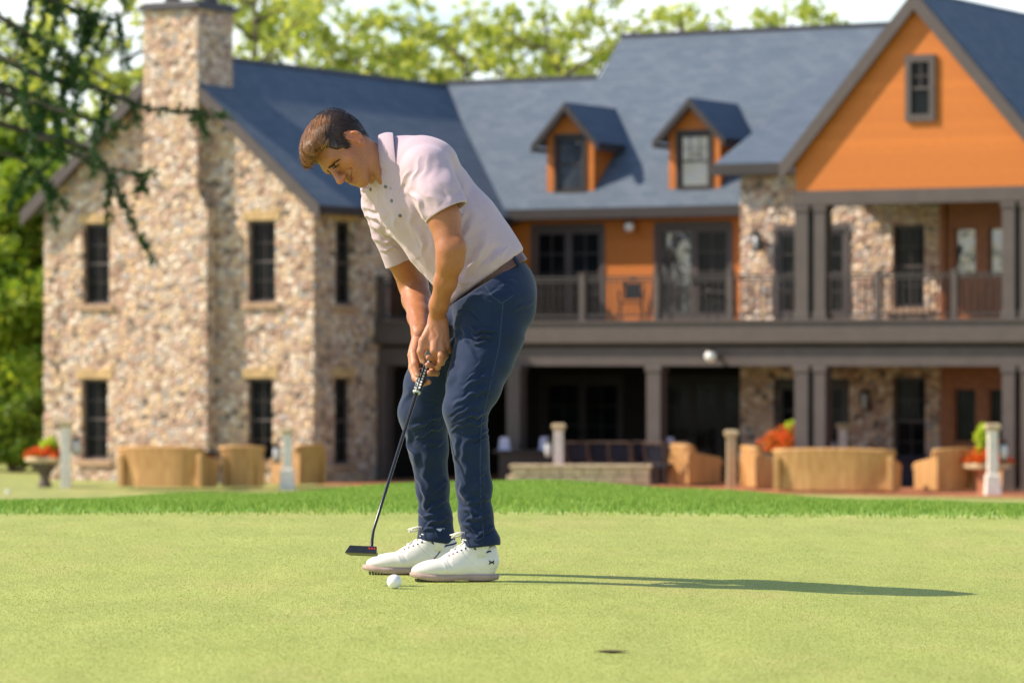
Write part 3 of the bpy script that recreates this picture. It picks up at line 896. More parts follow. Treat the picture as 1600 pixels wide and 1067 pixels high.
def shrub(px, base, w, h, Y, label, mat, seed, n=5200, leaf=.10):
    r = np.random.default_rng(seed)
    p = at(px, base, Y); root = tag(empty('shrub', (p.x, Y, -2.3)), label, 'shrub', 'shrubs left of the stone wing')
    P = []; mb = MB()
    for i in range(14):
        c = np.array([r.normal()*w*.28, r.normal()*w*.22, h*(.15+.75*r.random())])
        c[:2] *= 1.15-c[2]/h*.6
        k = n//14; o = r.normal(size=(k, 3)); o /= np.linalg.norm(o, axis=1)[:, None]; o *= (r.random(k)**.4)[:, None]*w*.27*(.7+.6*r.random())
        P.append(c+o); mb.tube([(0, 0, -.1), tuple(c*.6), tuple(c)], [.04, .025, .01], 6)
    P = np.concatenate(P); P[:, 2] = np.abs(P[:, 2])
    co, f = quads_at(P, leaf, r)
    mb.build('stems', M['bark'], root)
    link('foliage', mesh_np('foliage', co, f), mat, root)
for a in [(20, 750, 1.6, 1.6, 100, 'dark green shrub at the foot of the trees, behind the flower urn', M['leaf_g'], 51),
          (55, 750, 1.2, 2.3, 102, 'taller shrub against the left corner of the stone wing', M['leaf_g'], 52),
          (-25, 750, 1.8, 2.2, 101, 'big shrub at the left border of the lawn', M['leaf_g'], 53)]:
    shrub(*a)
# distant wood closing the horizon (one mass)
r = np.random.default_rng(77)
n = 60000
th = r.random(n)*2*math.pi; Rr = 165+40*r.random(n)
X = np.cos(th)*Rr*1.1; Yw = np.sin(th)*Rr
h = 5.5+1.6*np.sin(th*23)+1.3*np.sin(th*51+1)
Zw = -2.3+h*r.random(n)**.7
co, f = quads_at(np.stack([X, Yw, Zw], -1), 1.3, r, 1.2)
tag(link('distant_wood', mesh_np('distant_wood', co, f), M['leaf_g']), 'far green wood around the course', 'wood', kind='stuff')

# ---- spruce boughs hanging in from the left
def spruce():
    r = np.random.default_rng(9)
    Y0 = 45.0
    root = tag(empty('spruce_tree', at(-230, 760, Y0)), 'dark green spruce whose drooping boughs hang in from the upper left', 'tree')
    root.location.z = -2.3; o = root.location
    mb = MB(); mb.tube([(0, 0, 0), (.05, 0, 4), (0, .05, 8), (0, 0, 11)], [.32, .26, .16, .04], 12)
    P = []; D = []
    T = MB()
    def rel(px, py, dy=0): return np.array(at(px, py, Y0+dy)-o)
    limbs = [
     ([(-230, -20), (-60, 60), (60, 118), (150, 138), (235, 170), (300, 176), (358, 182)], .3, 1.0),
     ([(-230, 60), (-40, 130), (60, 165), (140, 185), (200, 200)], -.8, 1.0),
     ([(-230, 140), (-20, 190), (70, 215), (150, 262), (245, 274)], .8, .8),
     ([(-230, -120), (-50, -60), (50, -10), (130, 20), (185, 32)], .5, 1.0),
     ([(-230, -60), (-60, -5), (30, 45), (95, 75), (135, 120)], -.4, 1.2),
     ([(-230, -200), (-40, -110), (80, -50), (150, -20), (190, -5)], .2, .8),
     ([(-230, 200), (-60, 225), (30, 245), (75, 290)], .2, .7),
     ([(-230, 90), (-70, 120), (0, 132), (50, 150), (95, 170)], 1.1, 1.2),
     ([(-230, 0), (-90, 50), (-10, 85), (40, 100)], -1.2, 1.2),
     ([(60, 215), (110, 222), (150, 246), (176, 282), (190, 318)], -.2, .8),
    ]
    for path, dy, dens in limbs:
        pts = [rel(px, py, dy*(i/len(path))) for i, (px, py) in enumerate(path)]
        # resample
        q = []
        for a, b in zip(pts[:-1], pts[1:]):
            for s in np.linspace(0, 1, 6, endpoint=False): q.append(a+(b-a)*s)
        q.append(pts[-1]); q = [v+r.normal(size=3)*.012 for v in q]
        T.tube([tuple(v) for v in q[::2]], list(np.linspace(.055, .010, len(q[::2]))), 6)
        L_ = len(q)
        for i, v in enumerate(q):
            f = i/L_
            # needles on the limb
            if f > .35:
                for _ in range(int(12*dens)):
                    P.append(v+r.normal(size=3)*.035)
            if f < .25: continue
            nsub = 1
            for _ in range(nsub):
                if r.random() > .40*dens: continue
                ln = r.uniform(.12, .55)*(.5+.9*(1-abs(f-.6))) if r.random() < .8 else r.uniform(.5, .85)
                side = r.normal(size=3)*np.array([.35, .5, .0])
                tw = [v+side*ln*s+np.array([0, 0, -ln])*s**1.1 for s in np.linspace(0, 1, 6)]
                T.tube([tuple(t_) for t_ in tw[::2]+[tw[-1]]], list(np.linspace(.010, .004, 4)), 4)
                for j in range(len(tw)-1):
                    for s in np.linspace(0, 1, max(2, int(ln*12))):
                        c = tw[j]+(tw[j+1]-tw[j])*s
                        for _k in range(5): P.append(c+r.normal(size=3)*np.array([.028, .028, .02]))
    mb2 = mb.build('trunk', M['bark'], root, smooth=True)
    T.build('boughs', M['bark'], root, smooth=True)
    P = np.array(P)
    co, f = quads_at(P, .035, r, 2.2)
    link('needles', mesh_np('needles', co, f), M['needle'], root)
spruce()
# ================================================================== patio things
GZ = -2.25
def onpatio(px, Y, z=GZ):
    return Vector(((px-800)/FPX*Y, Y, z))

def post(px, Y, h, label, lantern=1, base=False, mat='concrete'):
    t = tag(empty('stone_post', onpatio(px, Y)), label, 'post', 'pale stone posts around the patio')
    mb = MB(); s = .115
    mb.hexa([(-s, -s, -.3), (s, -s, -.3), (s, s, -.3), (-s, s, -.3)], [(-s*.9, -s*.9, h-.14), (s*.9, -s*.9, h-.14), (s*.9, s*.9, h-.14), (-s*.9, s*.9, h-.14)])
    mb.build('shaft', M[mat], t, bevel=.012)
    mb = MB(); mb.box(-.15, .15, -.15, .15, h-.14, h-.07); mb.hexa([(-.17,-.17,h-.07),(.17,-.17,h-.07),(.17,.17,h-.07),(-.17,.17,h-.07)], [(-.13,-.13,h),(.13,-.13,h),(.13,.13,h),(-.13,.13,h)])
    mb.build('cap', M['cap'], t, bevel=.012)
    if base:
        mb = MB(); mb.hexa([(-.19,-.19,-.3),(.19,-.19,-.3),(.19,.19,-.3),(-.19,.19,-.3)], [(-.15,-.15,.42),(.15,-.15,.42),(.15,.15,.42),(-.15,.15,.42)])
        mb.build('base', M['concrete'], t, bevel=.02)
    if lantern:
        sd = lantern; x = .24*sd
        mb = MB(); mb.box(min(.1*sd, x), max(.1*sd, x), -.012, .012, h-.30, h-.275)
        mb.lathe([(.02, h-.36), (.10, h-.42), (.10, h-.44)], (x, 0), 10); mb.lathe([(.085, h-.80), (.085, h-.77)], (x, 0), 10)
        mb.tube([(x, 0, h-.29), (x, 0, h-.37)], .012, 6)
        for k in (-1, 1): mb.tube([(x+.082*k, 0, h-.425), (x+.082*k, 0, h-.785)], .009, 5)
        mb.build('lantern_bracket', M['black'], t)
        MB().lathe([(.06, h-.77), (.085, h-.65), (.085, h-.52), (.06, h-.44)], (x, 0), 12).build('lantern_globe', M['frost'], t, smooth=True)
    return t
post(103, 88.0, 1.50, 'pale stone post beside the orange flower urn at the far left', 1)
post(449, 87.0, 1.35, 'pale stone post beside the wicker armchairs left of the golfer', -1, True)
post(873, 88.5, 1.42, 'pale stone post rising from the low stone wall right of the golfer', -1)
post(1143, 87.0, 1.30, 'tan stone post just left of the orange flower mound', 1, mat='cap')
post(1317, 89.5, 1.42, 'pale stone post showing above the long wicker sofa', -1)
post(1551, 82.6, 1.52, 'pale stone post with a wide foot in front of the right flower bowl', 1, True)
post(1577, 88.0, 1.62, 'tan stone post behind the right flower bowl', 0, mat='cap')

def sofa(name, px, Y, w, rz, label, cat, group=None, d=.85, h=.88, arm=.60):
    t = tag(empty(name, onpatio(px, Y), rz), label, cat, group)
    # +y is the front of the seat, -y the back (towards the camera when rz = 0)
    hw = w/2
    mb = MB()
    mb.box(-hw+.06, hw-.06, -d/2+.08, d/2, .06, .40)
    mb.build('seat_frame', M['wicker'], t, bevel=.03)
    # curved flared back made of segments
    mb = MB(); n = 10
    for i in range(n):
        a0, a1 = -1+2*i/n, -1+2*(i+1)/n
        def P(a, z, inn):
            fl = (z/h)**1.5*.10
            x = a*(hw*(.86+.14*z/h)+fl*.6); y = -d/2-fl+.17*abs(a)**3.2+(.11 if inn else 0)
            zz = z+(.03*(1-abs(a)**2) if z > .5 else 0)
            return (x, y, zz)
        for z0, z1 in ((.04, .45), (.45, h)):
            mb.hexa([P(a0, z0, 0), P(a1, z0, 0), P(a1, z0, 1), P(a0, z0, 1)], [P(a0, z1, 0), P(a1, z1, 0), P(a1, z1, 1), P(a0, z1, 1)])
    mb.build('backrest', M['wicker'], t)
    mb = MB(); mb.tube([(a*(hw+.06), -d/2-.05+.17*abs(a)**3.2, h+.03*(1-a*a)+.01) for a in np.linspace(-1, 1, 11)], .055, 8); mb.build('top_rail', M['wicker'], t, smooth=True)
    for s in (-1, 1):
        mb = MB(); x0, x1 = sorted((s*(hw-.10), s*(hw+.03)))
        mb.hexa([(x0, -d/2+.0, .04), (x1, -d/2+.0, .04), (x1, d/2+.04, .04), (x0, d/2+.04, .04)],
                [(x0, -d/2-.02, arm+.12), (x1, -d/2-.02, arm+.12), (x1, d/2+.06, arm-.04), (x0, d/2+.06, arm-.04)])
        mb.tube([((x0+x1)/2, -d/2, arm+.14), ((x0+x1)/2, 0, arm+.05), ((x0+x1)/2, d/2+.05, arm-.03), ((x0+x1)/2, d/2+.09, arm-.12)], .075, 8)
        mb.build('arm', M['wicker'], t, bevel=.02)
    k = max(1, round(w/.75))
    for i in range(k):
        x0 = -hw+.12+(w-.24)*i/k; x1 = -hw+.12+(w-.24)*(i+1)/k
        MB().box(x0+.01, x1-.01, -d/2+.2, d/2+.02, .402, .54).build('seat_cushion', M['navy'], t, bevel=.04)
        mb = MB(); mb.hexa([(x0+.01, -d/2+.13, .545), (x1-.01, -d/2+.13, .545), (x1-.01, -d/2+.27, .545), (x0+.01, -d/2+.27, .545)],
                           [(x0+.02, -d/2+.06, h+.04), (x1-.02, -d/2+.06, h+.04), (x1-.02, -d/2+.17, h+.04), (x0+.02, -d/2+.17, h+.04)])
        mb.build('back_cushion', M['navy'], t, bevel=.04)
    return t
R_ = math.radians
WG = 'honey wicker seats on the patio'
sofa('wicker_sofa', 262, 86.5, 2.0, R_(-20), 'honey wicker sofa seen from behind, in front of the stone chimney', 'sofa', WG)
sofa('wicker_armchair', 380, 87.0, .88, R_(0), 'wicker armchair seen from behind, between the left sofa and the stone post', 'armchair', WG)
sofa('wicker_armchair', 468, 88.2, .85, R_(50), 'wicker armchair turned sideways right of the left stone post', 'armchair', WG)
sofa('wicker_sofa', 1308, 84.2, 2.6, R_(-17), 'long honey wicker sofa seen from behind, right of the orange flower mound', 'sofa', WG)
sofa('wicker_armchair', 1196, 86.5, .85, R_(-72), 'wicker armchair in profile behind the left end of the long sofa', 'armchair', WG)
sofa('wicker_armchair', 1478, 84.5, 1.0, R_(28), 'wicker armchair turned half away right of the long sofa', 'armchair', WG)
sofa('wicker_armchair', 1592, 86.0, 1.1, R_(20), 'wicker armchair cut by the right border', 'armchair', WG)
sofa('wicker_armchair', 1085, 88.5, .75, R_(-60), 'small wicker armchair left of the tan post, beside the dining chairs', 'armchair', WG)

def table(name, px, Y, w, d, h, label, mat='wood', top='wood', rz=0, cat='table'):
    t = tag(empty(name, onpatio(px, Y), rz), label, cat)
    MB().box(-w/2, w/2, -d/2, d/2, h-.06, h).build('table_top', M[top], t, bevel=.012)
    mb = MB(); mb.box(-w/2+.14, w/2-.14, -d/2+.14, d/2-.14, .0, h-.062); mb.build('table_base', M[mat], t, bevel=.01)
    return t
table('fire_table', 318, 88.6, .85, .8, .78, 'wooden table with a dark lid behind the right end of the left sofa', 'wood', 'black')
table('fire_table', 1428, 87.6, 1.3, .9, .70, 'dark low table between the long wicker sofa and the half-turned armchair', 'navy', 'navy')

def flowers(name, px, Y, label, z0, rx, rz_, cols, seed, pot=None, leaves=()):
    r = np.random.default_rng(seed)
    t = tag(empty(name, onpatio(px, Y)), label, 'planter')
    if pot == 'urn':
        MB().lathe([(.16, -.1), (.17, .02), (.12, .08), (.11, .2), (.22, .38), (.36, .52)], n=18).build('urn', M['pot'], t, smooth=True)
        MB().lathe([(.40, .521), (.46, .56), (.46, .63), (.40, .66)], n=20).build('rim', M['cap'], t, smooth=False)
    elif pot == 'bowl':
        MB().lathe([(.30, -.1), (.26, .05), (.26, .42), (.34, .50)], n=18).build('pedestal', M['brick_paver'], t)
        MB().lathe([(.45, .501), (.52, .54), (.52, .62), (.45, .64)], n=20).build('bowl', M['cap'], t)
    elif pot == 'tub':
        MB().lathe([(.28, -.05), (.36, .5), (.40, .56), (.36, .60)], n=18).build('tub', M['pot'], t)
    P = []
    n = 2600
    o = r.normal(size=(n, 3)); o /= np.linalg.norm(o, axis=1)[:, None]
    o *= (r.random(n)**.35)[:, None]*(1+.25*np.sin(o[:, :1]*9+seed)*np.cos(o[:, 1:2]*7))
    o[:, 2] = np.abs(o[:, 2])
    P = o*np.array([rx*1.12, rx, rz_*1.1])+np.array([0, 0, z0])
    co, f = quads_at(P, .055, r, 1.1)
    link('blossoms', mesh_np('blossoms', co, f), M[cols], t)
    k = r.random(n) < .14
    co, f = quads_at(P[k]*np.array([1, 1, .95]), .07, r, 1.8); link('foliage', mesh_np('foliage', co, f), M['leaf_g'], t)
    P = []
    for dx, dz, w, hh in leaves:
        o = r.normal(size=(260, 3)); o /= np.linalg.norm(o, axis=1)[:, None]; o *= (r.random(260)**.4)[:, None]
        P.append(o*np.array([w, w*.8, hh])+np.array([dx, 0, dz]))
    if P:
        P = np.concatenate(P); co, f = quads_at(P, .10, r, 1.5)
        link('lime_leaves', mesh_np('lime_leaves', co, f), M['lime'], t)
def petal(name, cs): return leaf_mat(name, cs, .3)
M['petal'] = petal('orange_red_petals', [(.72, .06, .012), (.85, .20, .02), (.60, .03, .012), (.90, .34, .04)])
M['lime'] = petal('lime_leaves', [(.45, .60, .05), (.62, .74, .10), (.34, .50, .04)])
flowers('flower_urn', 70, 88.5, 'dark urn of orange-red flowers beside the far left stone post', .62, .40, .24, 'petal', 3, 'urn', [(.10, .95, .2, .14)])
flowers('flower_tub', 1232, 88.0, 'big mound of orange-red flowers behind the long wicker sofa', .80, .60, .50, 'petal', 4, 'tub', [(.08, 1.36, .16, .13)])
flowers('flower_bowl', 1542, 84.0, 'wide bowl of orange flowers behind the wide-footed post', .62, .46, .30, 'petal', 5, 'bowl', [(-.10, 1.15, .16, .34)])
flowers('flower_tub', 1592, 87.6, 'orange flowers with a tall lime leaf at the right border', .60, .42, .75, 'petal', 6, 'tub', [(-.08, 1.55, .17, .24)])

# low stone wall right of the golfer
w = tag(empty('low_stone_wall', onpatio(908, 86.6), R_(-4)), 'low pale stone wall with a flat coping right of the golfer, in front of the dining chairs', 'wall')
M['pale_stone'] = simple('pale_wall_stone', (.62, .46, .30), .85, .25, 6, .4)
random.seed(3)
mb = MB()
for row in range(3):
    x = -1.55-(.12 if row == 1 else 0)
    while x < 1.5:
        l = random.uniform(.25, .5); p = random.uniform(0, .03)
        mb.box(x, min(x+l-.015, 1.55), -.2-p, .2, -.05+row*.17, -.05+row*.17+.16); x += l
mb.build('stone_courses', M['pale_stone'], w, bevel=.02)
mb = MB(); x = -1.6
while x < 1.55:
    l = random.uniform(.5, .8); mb.box(x, min(x+l-.01, 1.6), -.26, .24, .462, .53); x += l
mb.build('coping', M['pale_stone'], w, bevel=.015)

# dining set behind the wall
def dchair(px, Y, rz, label):
    t = tag(empty('dining_chair', onpatio(px, Y), R_(rz)), label, 'chair', 'dining chairs in the shade under the deck')
    MB().box(-.24, .24, -.22, .26, .42, .50).build('seat', M['navy'], t, bevel=.02)
    mb = MB(); mb.hexa([(-.21, -.24, .56), (.21, -.24, .56), (.21, -.21, .56), (-.21, -.21, .56)], [(-.22, -.33, .92), (.22, -.33, .92), (.22, -.30, .92), (-.22, -.30, .92)]); mb.build('backrest', M['navy'], t, bevel=.01)
    mb = MB()
    for s in (-1, 1): mb.tube([(s*.25, -.22, .42), (s*.25, -.27, .66), (s*.25, -.35, .98)], .025, 6)
    mb.tube([(-.25, -.35, .98), (.25, -.35, .98)], .025, 6)
    for s in (-1, 1): mb.tube([(s*.25, -.28, .66), (s*.27, .1, .67), (s*.25, .22, .64), (s*.25, .24, .43)], .022, 6)
    mb.build('frame', M['deck'], t)
    for sx_ in (-1, 1):
        for sy_ in (-.22, .24): MB().tube([(sx_*.24, sy_, .41), (sx_*.25, sy_*1.08, 0)], .02, 6).build('leg', M['deck'], t)
xs = [(905, 89.0, -12, 'first dining chair right of the post on the low wall'), (938, 89.2, -8, 'second dining chair from the post on the low wall, lightly turned'),
      (972, 89.0, -15, 'dining chair in the middle of the shaded row'), (1006, 89.3, -5, 'dining chair in front of the dark middle column'),
      (1032, 88.4, -30, 'turned dining chair right of the dark middle column'), (1066, 88.8, -20, 'last dining chair of the row, beside the small wicker armchair')]
for a in xs: dchair(*a)
for px, lab in ((955, 'long dark dining table behind the first dining chairs'), (1060, 'dark dining table under the deck, right end of the row'), (820, 'dark dining table just right of the golfer')):
    p = table('dining_table', px, 90.6, 1.5, .8, .76, lab, 'black', 'black')
M['linen'] = simple('pale_lavender_linen', (.50, .50, .66), .8, .08, 8)
def napkin(px, Y, label):
    t = tag(MB().hexa([(-.13, -.03, .03), (.13, -.03, .03), (.13, .03, .03), (-.13, .03, .03)], [(-.10, -.008, .30), (.10, -.008, .30), (.10, .008, .30), (-.10, .008, .30)]).box(-.15, .15, -.06, .06, .0, .028).build('napkin', M['linen'], None, bevel=.005), label, 'napkin', 'pale folded napkins standing on the tables')
    t.location = onpatio(px, Y, GZ+.762)
napkin(788, 90.6, 'pale folded napkin on the table just right of the golfer')
napkin(851, 90.6, 'pale folded napkin left of the post on the low wall')
napkin(1046, 90.6, 'pale folded napkin on the table right of the middle column')

# furniture up on the deck
def on_deck(u, v, rz=0):
    ca_, sa_ = math.cos(-HR), math.sin(-HR)
    return (HO.x+u*ca_+v*sa_, HO.y-u*sa_+v*ca_, HO.z+3.852), HR+R_(rz)
def dkchair(u, v, rz, label):
    l, a = on_deck(u, v, rz); t = tag(empty('patio_chair', l, a), label, 'chair', 'black metal chairs on the upper deck')
    MB().box(-.25, .25, -.24, .25, .42, .45).build('seat', M['black'], t)
    mb = MB()
    for s in (-1, 1): mb.tube([(s*.24, .25, .44), (s*.24, .30, .7), (s*.2, .34, .95)], .018, 6)
    mb.tube([(-.2, .34, .95), (0, .35, 1.0), (.2, .34, .95)], .018, 6)
    mb.hexa([(-.2, .27, .52), (.2, .27, .52), (.2, .285, .52), (-.2, .285, .52)], [(-.19, .33, .9), (.19, .33, .9), (.19, .345, .9), (-.19, .345, .9)])
    mb.build('backrest', M['black'], t)
    for sx_ in (-1, 1):
        for sy_ in (-1, 1): MB().tube([(sx_*.22, sy_*.22, .42), (sx_*.26, sy_*.27, 0)], .018, 6).build('leg', M['black'], t)
        MB().tube([(sx_*.25, -.22, .44), (sx_*.28, -.2, .66), (sx_*.28, .2, .68), (sx_*.24, .3, .7)], .016, 6).build('armrest', M['black'], t)
dkchair(6.45, 3.8, 20, 'black metal chair on the upper deck, against the orange wall left of the bright door')
dkchair(7.15, 3.9, -60, 'black metal chair on the upper deck, second from the left')
dkchair(8.8, 3.9, 90, 'black metal chair on the upper deck, in front of the stone wall and lantern')
l, a = on_deck(10.2, 4.7); t = tag(empty('patio_table', l, a), 'black metal table on the upper deck behind the porch columns', 'table')
MB().lathe([(.5, .70), (.52, .72), (.5, .74)], n=20).build('table_top', M['black'], t)
MB().lathe([(.25, 0), (.04, .05), (.04, .698)], n=12).build('pedestal', M['black'], t)

# small things on the grass
m_ = Nodes('golf_ball_cover', .35, .5); m_.col((.80, .80, .80))
vor = m_.n('ShaderNodeTexVoronoi', Scale=190.0); m_.l(m_.co, vor.inputs['Vector']); m_.bump(vor.outputs['Distance'], .8, .0012)
M['ball'] = m_.mat
def ball(px, py, Y, label, r=.02135):
    p = at(px, py, Y); z = float(gz(p.x, Y))+.004
    o = MB().sphere((0, 0, 0), r, 40, 24).build('golf_ball', M['ball'], None, smooth=True)
    o.location = (p.x, Y, z+r-.0008); return tag(o, label, 'golf ball')
ball(616, 912, 11.12, 'white golf ball on the green in front of the near shoe')
ball(12, 768, 84.0, 'small white ball lying far away on the lawn at the left border', .05)
M['soil'] = simple('bare_soil', (.10, .07, .025), .95, .4, 60, .4)
p = at(955, 1017, 8.79)
mb = MB(); r = np.random.default_rng(4)
k = 22; ring = [(.036*(1+.18*r.normal())*math.cos(2*math.pi*i/k), .024*(1+.18*r.normal())*math.sin(2*math.pi*i/k), .0005) for i in range(k)]
mb.add(ring+[(0, 0, -.003)], [(i, (i+1) % k, k) for i in range(k)])
o = mb.build('ball_mark', M['soil']); o.location = (p.x, 8.79, float(gz(p.x, 8.79))+.0075)
tag(o, 'small dark dent in the putting green at the bottom of the view', 'ball mark')
# ================================================================== the golfer: volumes blended on a grid, then meshed
class Vol:
    def __init__(s, lo, hi, h):
        s.lo = np.array(lo, float); s.h = h
        s.n = np.ceil((np.array(hi)-s.lo)/h).astype(int)+1
        s.a = np.full(s.n, .05, np.float32)
    def _sl(s, lo, hi):
        i0 = np.clip(np.floor((np.array(lo)-s.lo)/s.h).astype(int), 0, s.n)
        i1 = np.clip(np.ceil((np.array(hi)-s.lo)/s.h).astype(int)+1, 0, s.n)
        sl = tuple(slice(a, b) for a, b in zip(i0, i1))
        g = [(s.lo[k]+s.h*np.arange(i0[k], i1[k])).astype(np.float32) for k in range(3)]
        return sl, np.stack(np.meshgrid(*g, indexing='ij'), -1)
    def op(s, f, lo, hi, k=.0, mode='add'):
        m = .03+k
        sl, P = s._sl(np.array(lo)-m, np.array(hi)+m)
        if P.size == 0: return s
        d = f(P).astype(np.float32); a = s.a[sl]
        if mode == 'add':
            if k > 0:
                hh = np.maximum(k-np.abs(a-d), 0)/k; r = np.minimum(a, d)-hh*hh*k*.25
            else: r = np.minimum(a, d)
        else:
            d = -d
            if k > 0:
                hh = np.maximum(k-np.abs(a-d), 0)/k; r = np.maximum(a, d)+hh*hh*k*.25
            else: r = np.maximum(a, d)
        s.a[sl] = r
        return s
    def cone(s, a, b, ra, rb, k=.02, flat=None, mode='add'):
        a, b = np.array(a, float), np.array(b, float)
        ba = b-a; L2 = max(ba.dot(ba), 1e-12); R = max(ra, rb)
        def f(P):
            q = P-a; t = np.clip(q@ba/L2, 0, 1); q = q-t[..., None]*ba
            if flat is not None:
                n, fr = np.array(flat[0], float), flat[1]; n = n/np.linalg.norm(n)
                q = q+(q@n)[..., None]*n*(1/fr-1)
            return (np.sqrt((q*q).sum(-1))-(ra+(rb-ra)*t))
        return s.op(f, np.minimum(a, b)-R, np.maximum(a, b)+R, k, mode)
    def chain(s, pts, rs, k=.02, flat=None):
        for i in range(len(pts)-1): s.cone(pts[i], pts[i+1], rs[i], rs[i+1], k, flat)
        return s
    def ell(s, c, r, R=None, k=.02, mode='add'):
        c, r = np.array(c, float), np.array(r, float)
        R = np.eye(3) if R is None else np.array(R, float)      # rows = local axes
        def f(P):
            q = (P-c)@R.T; k0 = np.sqrt(((q/r)**2).sum(-1)); k1 = np.sqrt(((q/(r*r))**2).sum(-1))+1e-9
            return k0*(k0-1)/k1
        m = r.max()
        return s.op(f, c-m, c+m, k, mode)
    def plane(s, p, n, k=.0):
        """keep the side opposite to n"""
        p = np.array(p, float); n = np.array(n, float); n /= np.linalg.norm(n)
        hi = s.lo+s.h*(s.n-1)
        return s.op(lambda P: -((P-p)@n), s.lo, hi, k, 'sub')
    def mesh(s):
        a = s.a; h = s.h
        sg = a < 0
        c = np.zeros(tuple(x-1 for x in a.shape), np.uint8)
        for i in (0, 1):
            for j in (0, 1):
                for k in (0, 1): c += sg[i:i+c.shape[0], j:j+c.shape[1], k:k+c.shape[2]]
        act = (c > 0) & (c < 8)
        idx = np.full(c.shape, -1, np.int64); cells = np.argwhere(act); idx[act] = np.arange(len(cells))
        acc = np.zeros((len(cells), 3)); cnt = np.zeros(len(cells))
        cor = [(i, j, k) for i in (0, 1) for j in (0, 1) for k in (0, 1)]
        vals = {q: a[cells[:, 0]+q[0], cells[:, 1]+q[1], cells[:, 2]+q[2]] for q in cor}
        for q in cor:
            for ax in range(3):
                if q[ax]: continue
                p = list(q); p[ax] = 1; p = tuple(p)
                v0, v1 = vals[q], vals[p]; x = (v0 < 0) != (v1 < 0)
                t = np.where(x, v0/np.where(x, v0-v1, 1), 0)
                pt = np.array(q, float)[None].repeat(len(cells), 0); pt[:, ax] += t
                acc[x] += pt[x]; cnt[x] += 1
        V = s.lo+h*(cells+acc/cnt[:, None])
        F = []
        for ax in range(3):
            sl0 = [slice(None)]*3; sl1 = [slice(None)]*3; sl0[ax] = slice(0, -1); sl1[ax] = slice(1, None)
            A, B = sg[tuple(sl0)], sg[tuple(sl1)]
            e = np.argwhere(A != B)
            u, v = [(1, 2), (2, 0), (0, 1)][ax]
            ok = (e[:, u] > 0) & (e[:, v] > 0) & (e[:, u] < c.shape[u]) & (e[:, v] < c.shape[v]); e = e[ok]
            def I(du, dv):
                p = e.copy(); p[:, u] -= du; p[:, v] -= dv; return idx[p[:, 0], p[:, 1], p[:, 2]]
            q = np.stack([I(1, 1), I(0, 1), I(0, 0), I(1, 0)], 1)
            flip = ~A[e[:, 0], e[:, 1], e[:, 2]]
            q[flip] = q[flip][:, ::-1]
            F.append(q)
        return V, np.concatenate(F)

def merge(dst, src, k=.004):
    def f(P):
        q = (P-src.lo)/src.h; i = np.clip(np.floor(q).astype(int), 0, src.n-2); t = np.clip(q-i, 0, 1); out = 0
        for a in (0, 1):
            for b in (0, 1):
                for c in (0, 1):
                    w = (t[..., 0] if a else 1-t[..., 0])*(t[..., 1] if b else 1-t[..., 1])*(t[..., 2] if c else 1-t[..., 2])
                    out = out+w*src.a[i[..., 0]+a, i[..., 1]+b, i[..., 2]+c]
        return out
    dst.op(f, src.lo+.03, src.lo+src.h*(src.n-1)-.03, k)
def vnormals(V, F):
    n = np.cross(V[F[:, 2]]-V[F[:, 0]], V[F[:, 3]]-V[F[:, 1]])
    N = np.zeros_like(V)
    for k in range(4): np.add.at(N, F[:, k], n)
    return N/(np.linalg.norm(N, axis=1)[:, None]+1e-12)
def relax(V, F, it=2, lam=.5):
    for _ in range(it):
        S = np.zeros_like(V); c = np.zeros(len(V))
        for k in range(4):
            a, b = F[:, k], F[:, (k+1) % 4]
            np.add.at(S, a, V[b]); np.add.at(c, a, 1); np.add.at(S, b, V[a]); np.add.at(c, b, 1)
        V = V+lam*(S/c[:, None]-V)
    return V
def px_of(V):
    return np.stack([800+FPX*V[:, 0]/V[:, 1], HY-FPX*(V[:, 2]-CAMH)/V[:, 1]], 1)
def folds(V, N, lst, gain=1.0):
    """cloth folds: (x0,y0,x1,y1,width,height in mm) run along a line; real displacement of the cloth surface"""
    q = px_of(V); D = np.zeros(len(V))
    q = q+np.stack([3.0*np.sin(q[:, 1]*.11+q[:, 0]*.05)+1.5*np.sin(q[:, 1]*.27+2), 3.0*np.sin(q[:, 0]*.13+q[:, 1]*.04)+1.6*np.sin(q[:, 0]*.31)], 1)
    for x0, y0, x1, y1, w, a in lst:
        A = np.array([x0, y0], float); B = np.array([x1, y1], float)-A; L2 = B.dot(B)
        t = (q-A)@B/L2; tc = np.clip(t, 0, 1)
        d = (q-A)-tc[:, None]*B; sd = (d[:, 0]*B[1]-d[:, 1]*B[0])/math.sqrt(L2); dist = np.sqrt((d*d).sum(1))
        tap = np.clip(1.0-np.abs(2*np.clip(t, -.3, 1.3)-1)**3*.9, 0, 1)
        prof = .55*np.exp(-(dist/w)**2)+.6*np.exp(-(dist/(.62*w)))-.55*np.exp(-((dist-1.9*w)/(1.0*w))**2)
        D += a*.001*prof*tap
    face = np.clip(-N[:, 1]*1.6+.5, 0, 1)
    return V+N*(D*face*gain)[:, None]
def wnoise(V, freq, seed):
    r = np.random.default_rng(seed); D = np.zeros(len(V))
    for i in range(10):
        k = r.normal(size=3)*np.array(freq); D += np.sin(V@k+r.random()*6.28+1.5*np.sin(V@(k[::-1]*.37)+r.random()*6))/(1+.25*i)
    return D/4
def finish(name, V, F, mat, parent, smooth=True):
    me = mesh_np(name, V, F)
    if smooth: me.polygons.foreach_set('use_smooth', np.ones(len(me.polygons), bool))
    return link(name, me, mat, parent)
nv = lambda v: np.array(v, float)/np.linalg.norm(v)
def A3(px, py, Y): return np.array(at(px, py, Y))

person = tag(empty('person', (-.17, 11.66, 0)), 'bent man in a pale lilac polo shirt and navy trousers putting on the green', 'person')
PO = np.array([-.17, 11.66, 0.0])
H_ = .0028

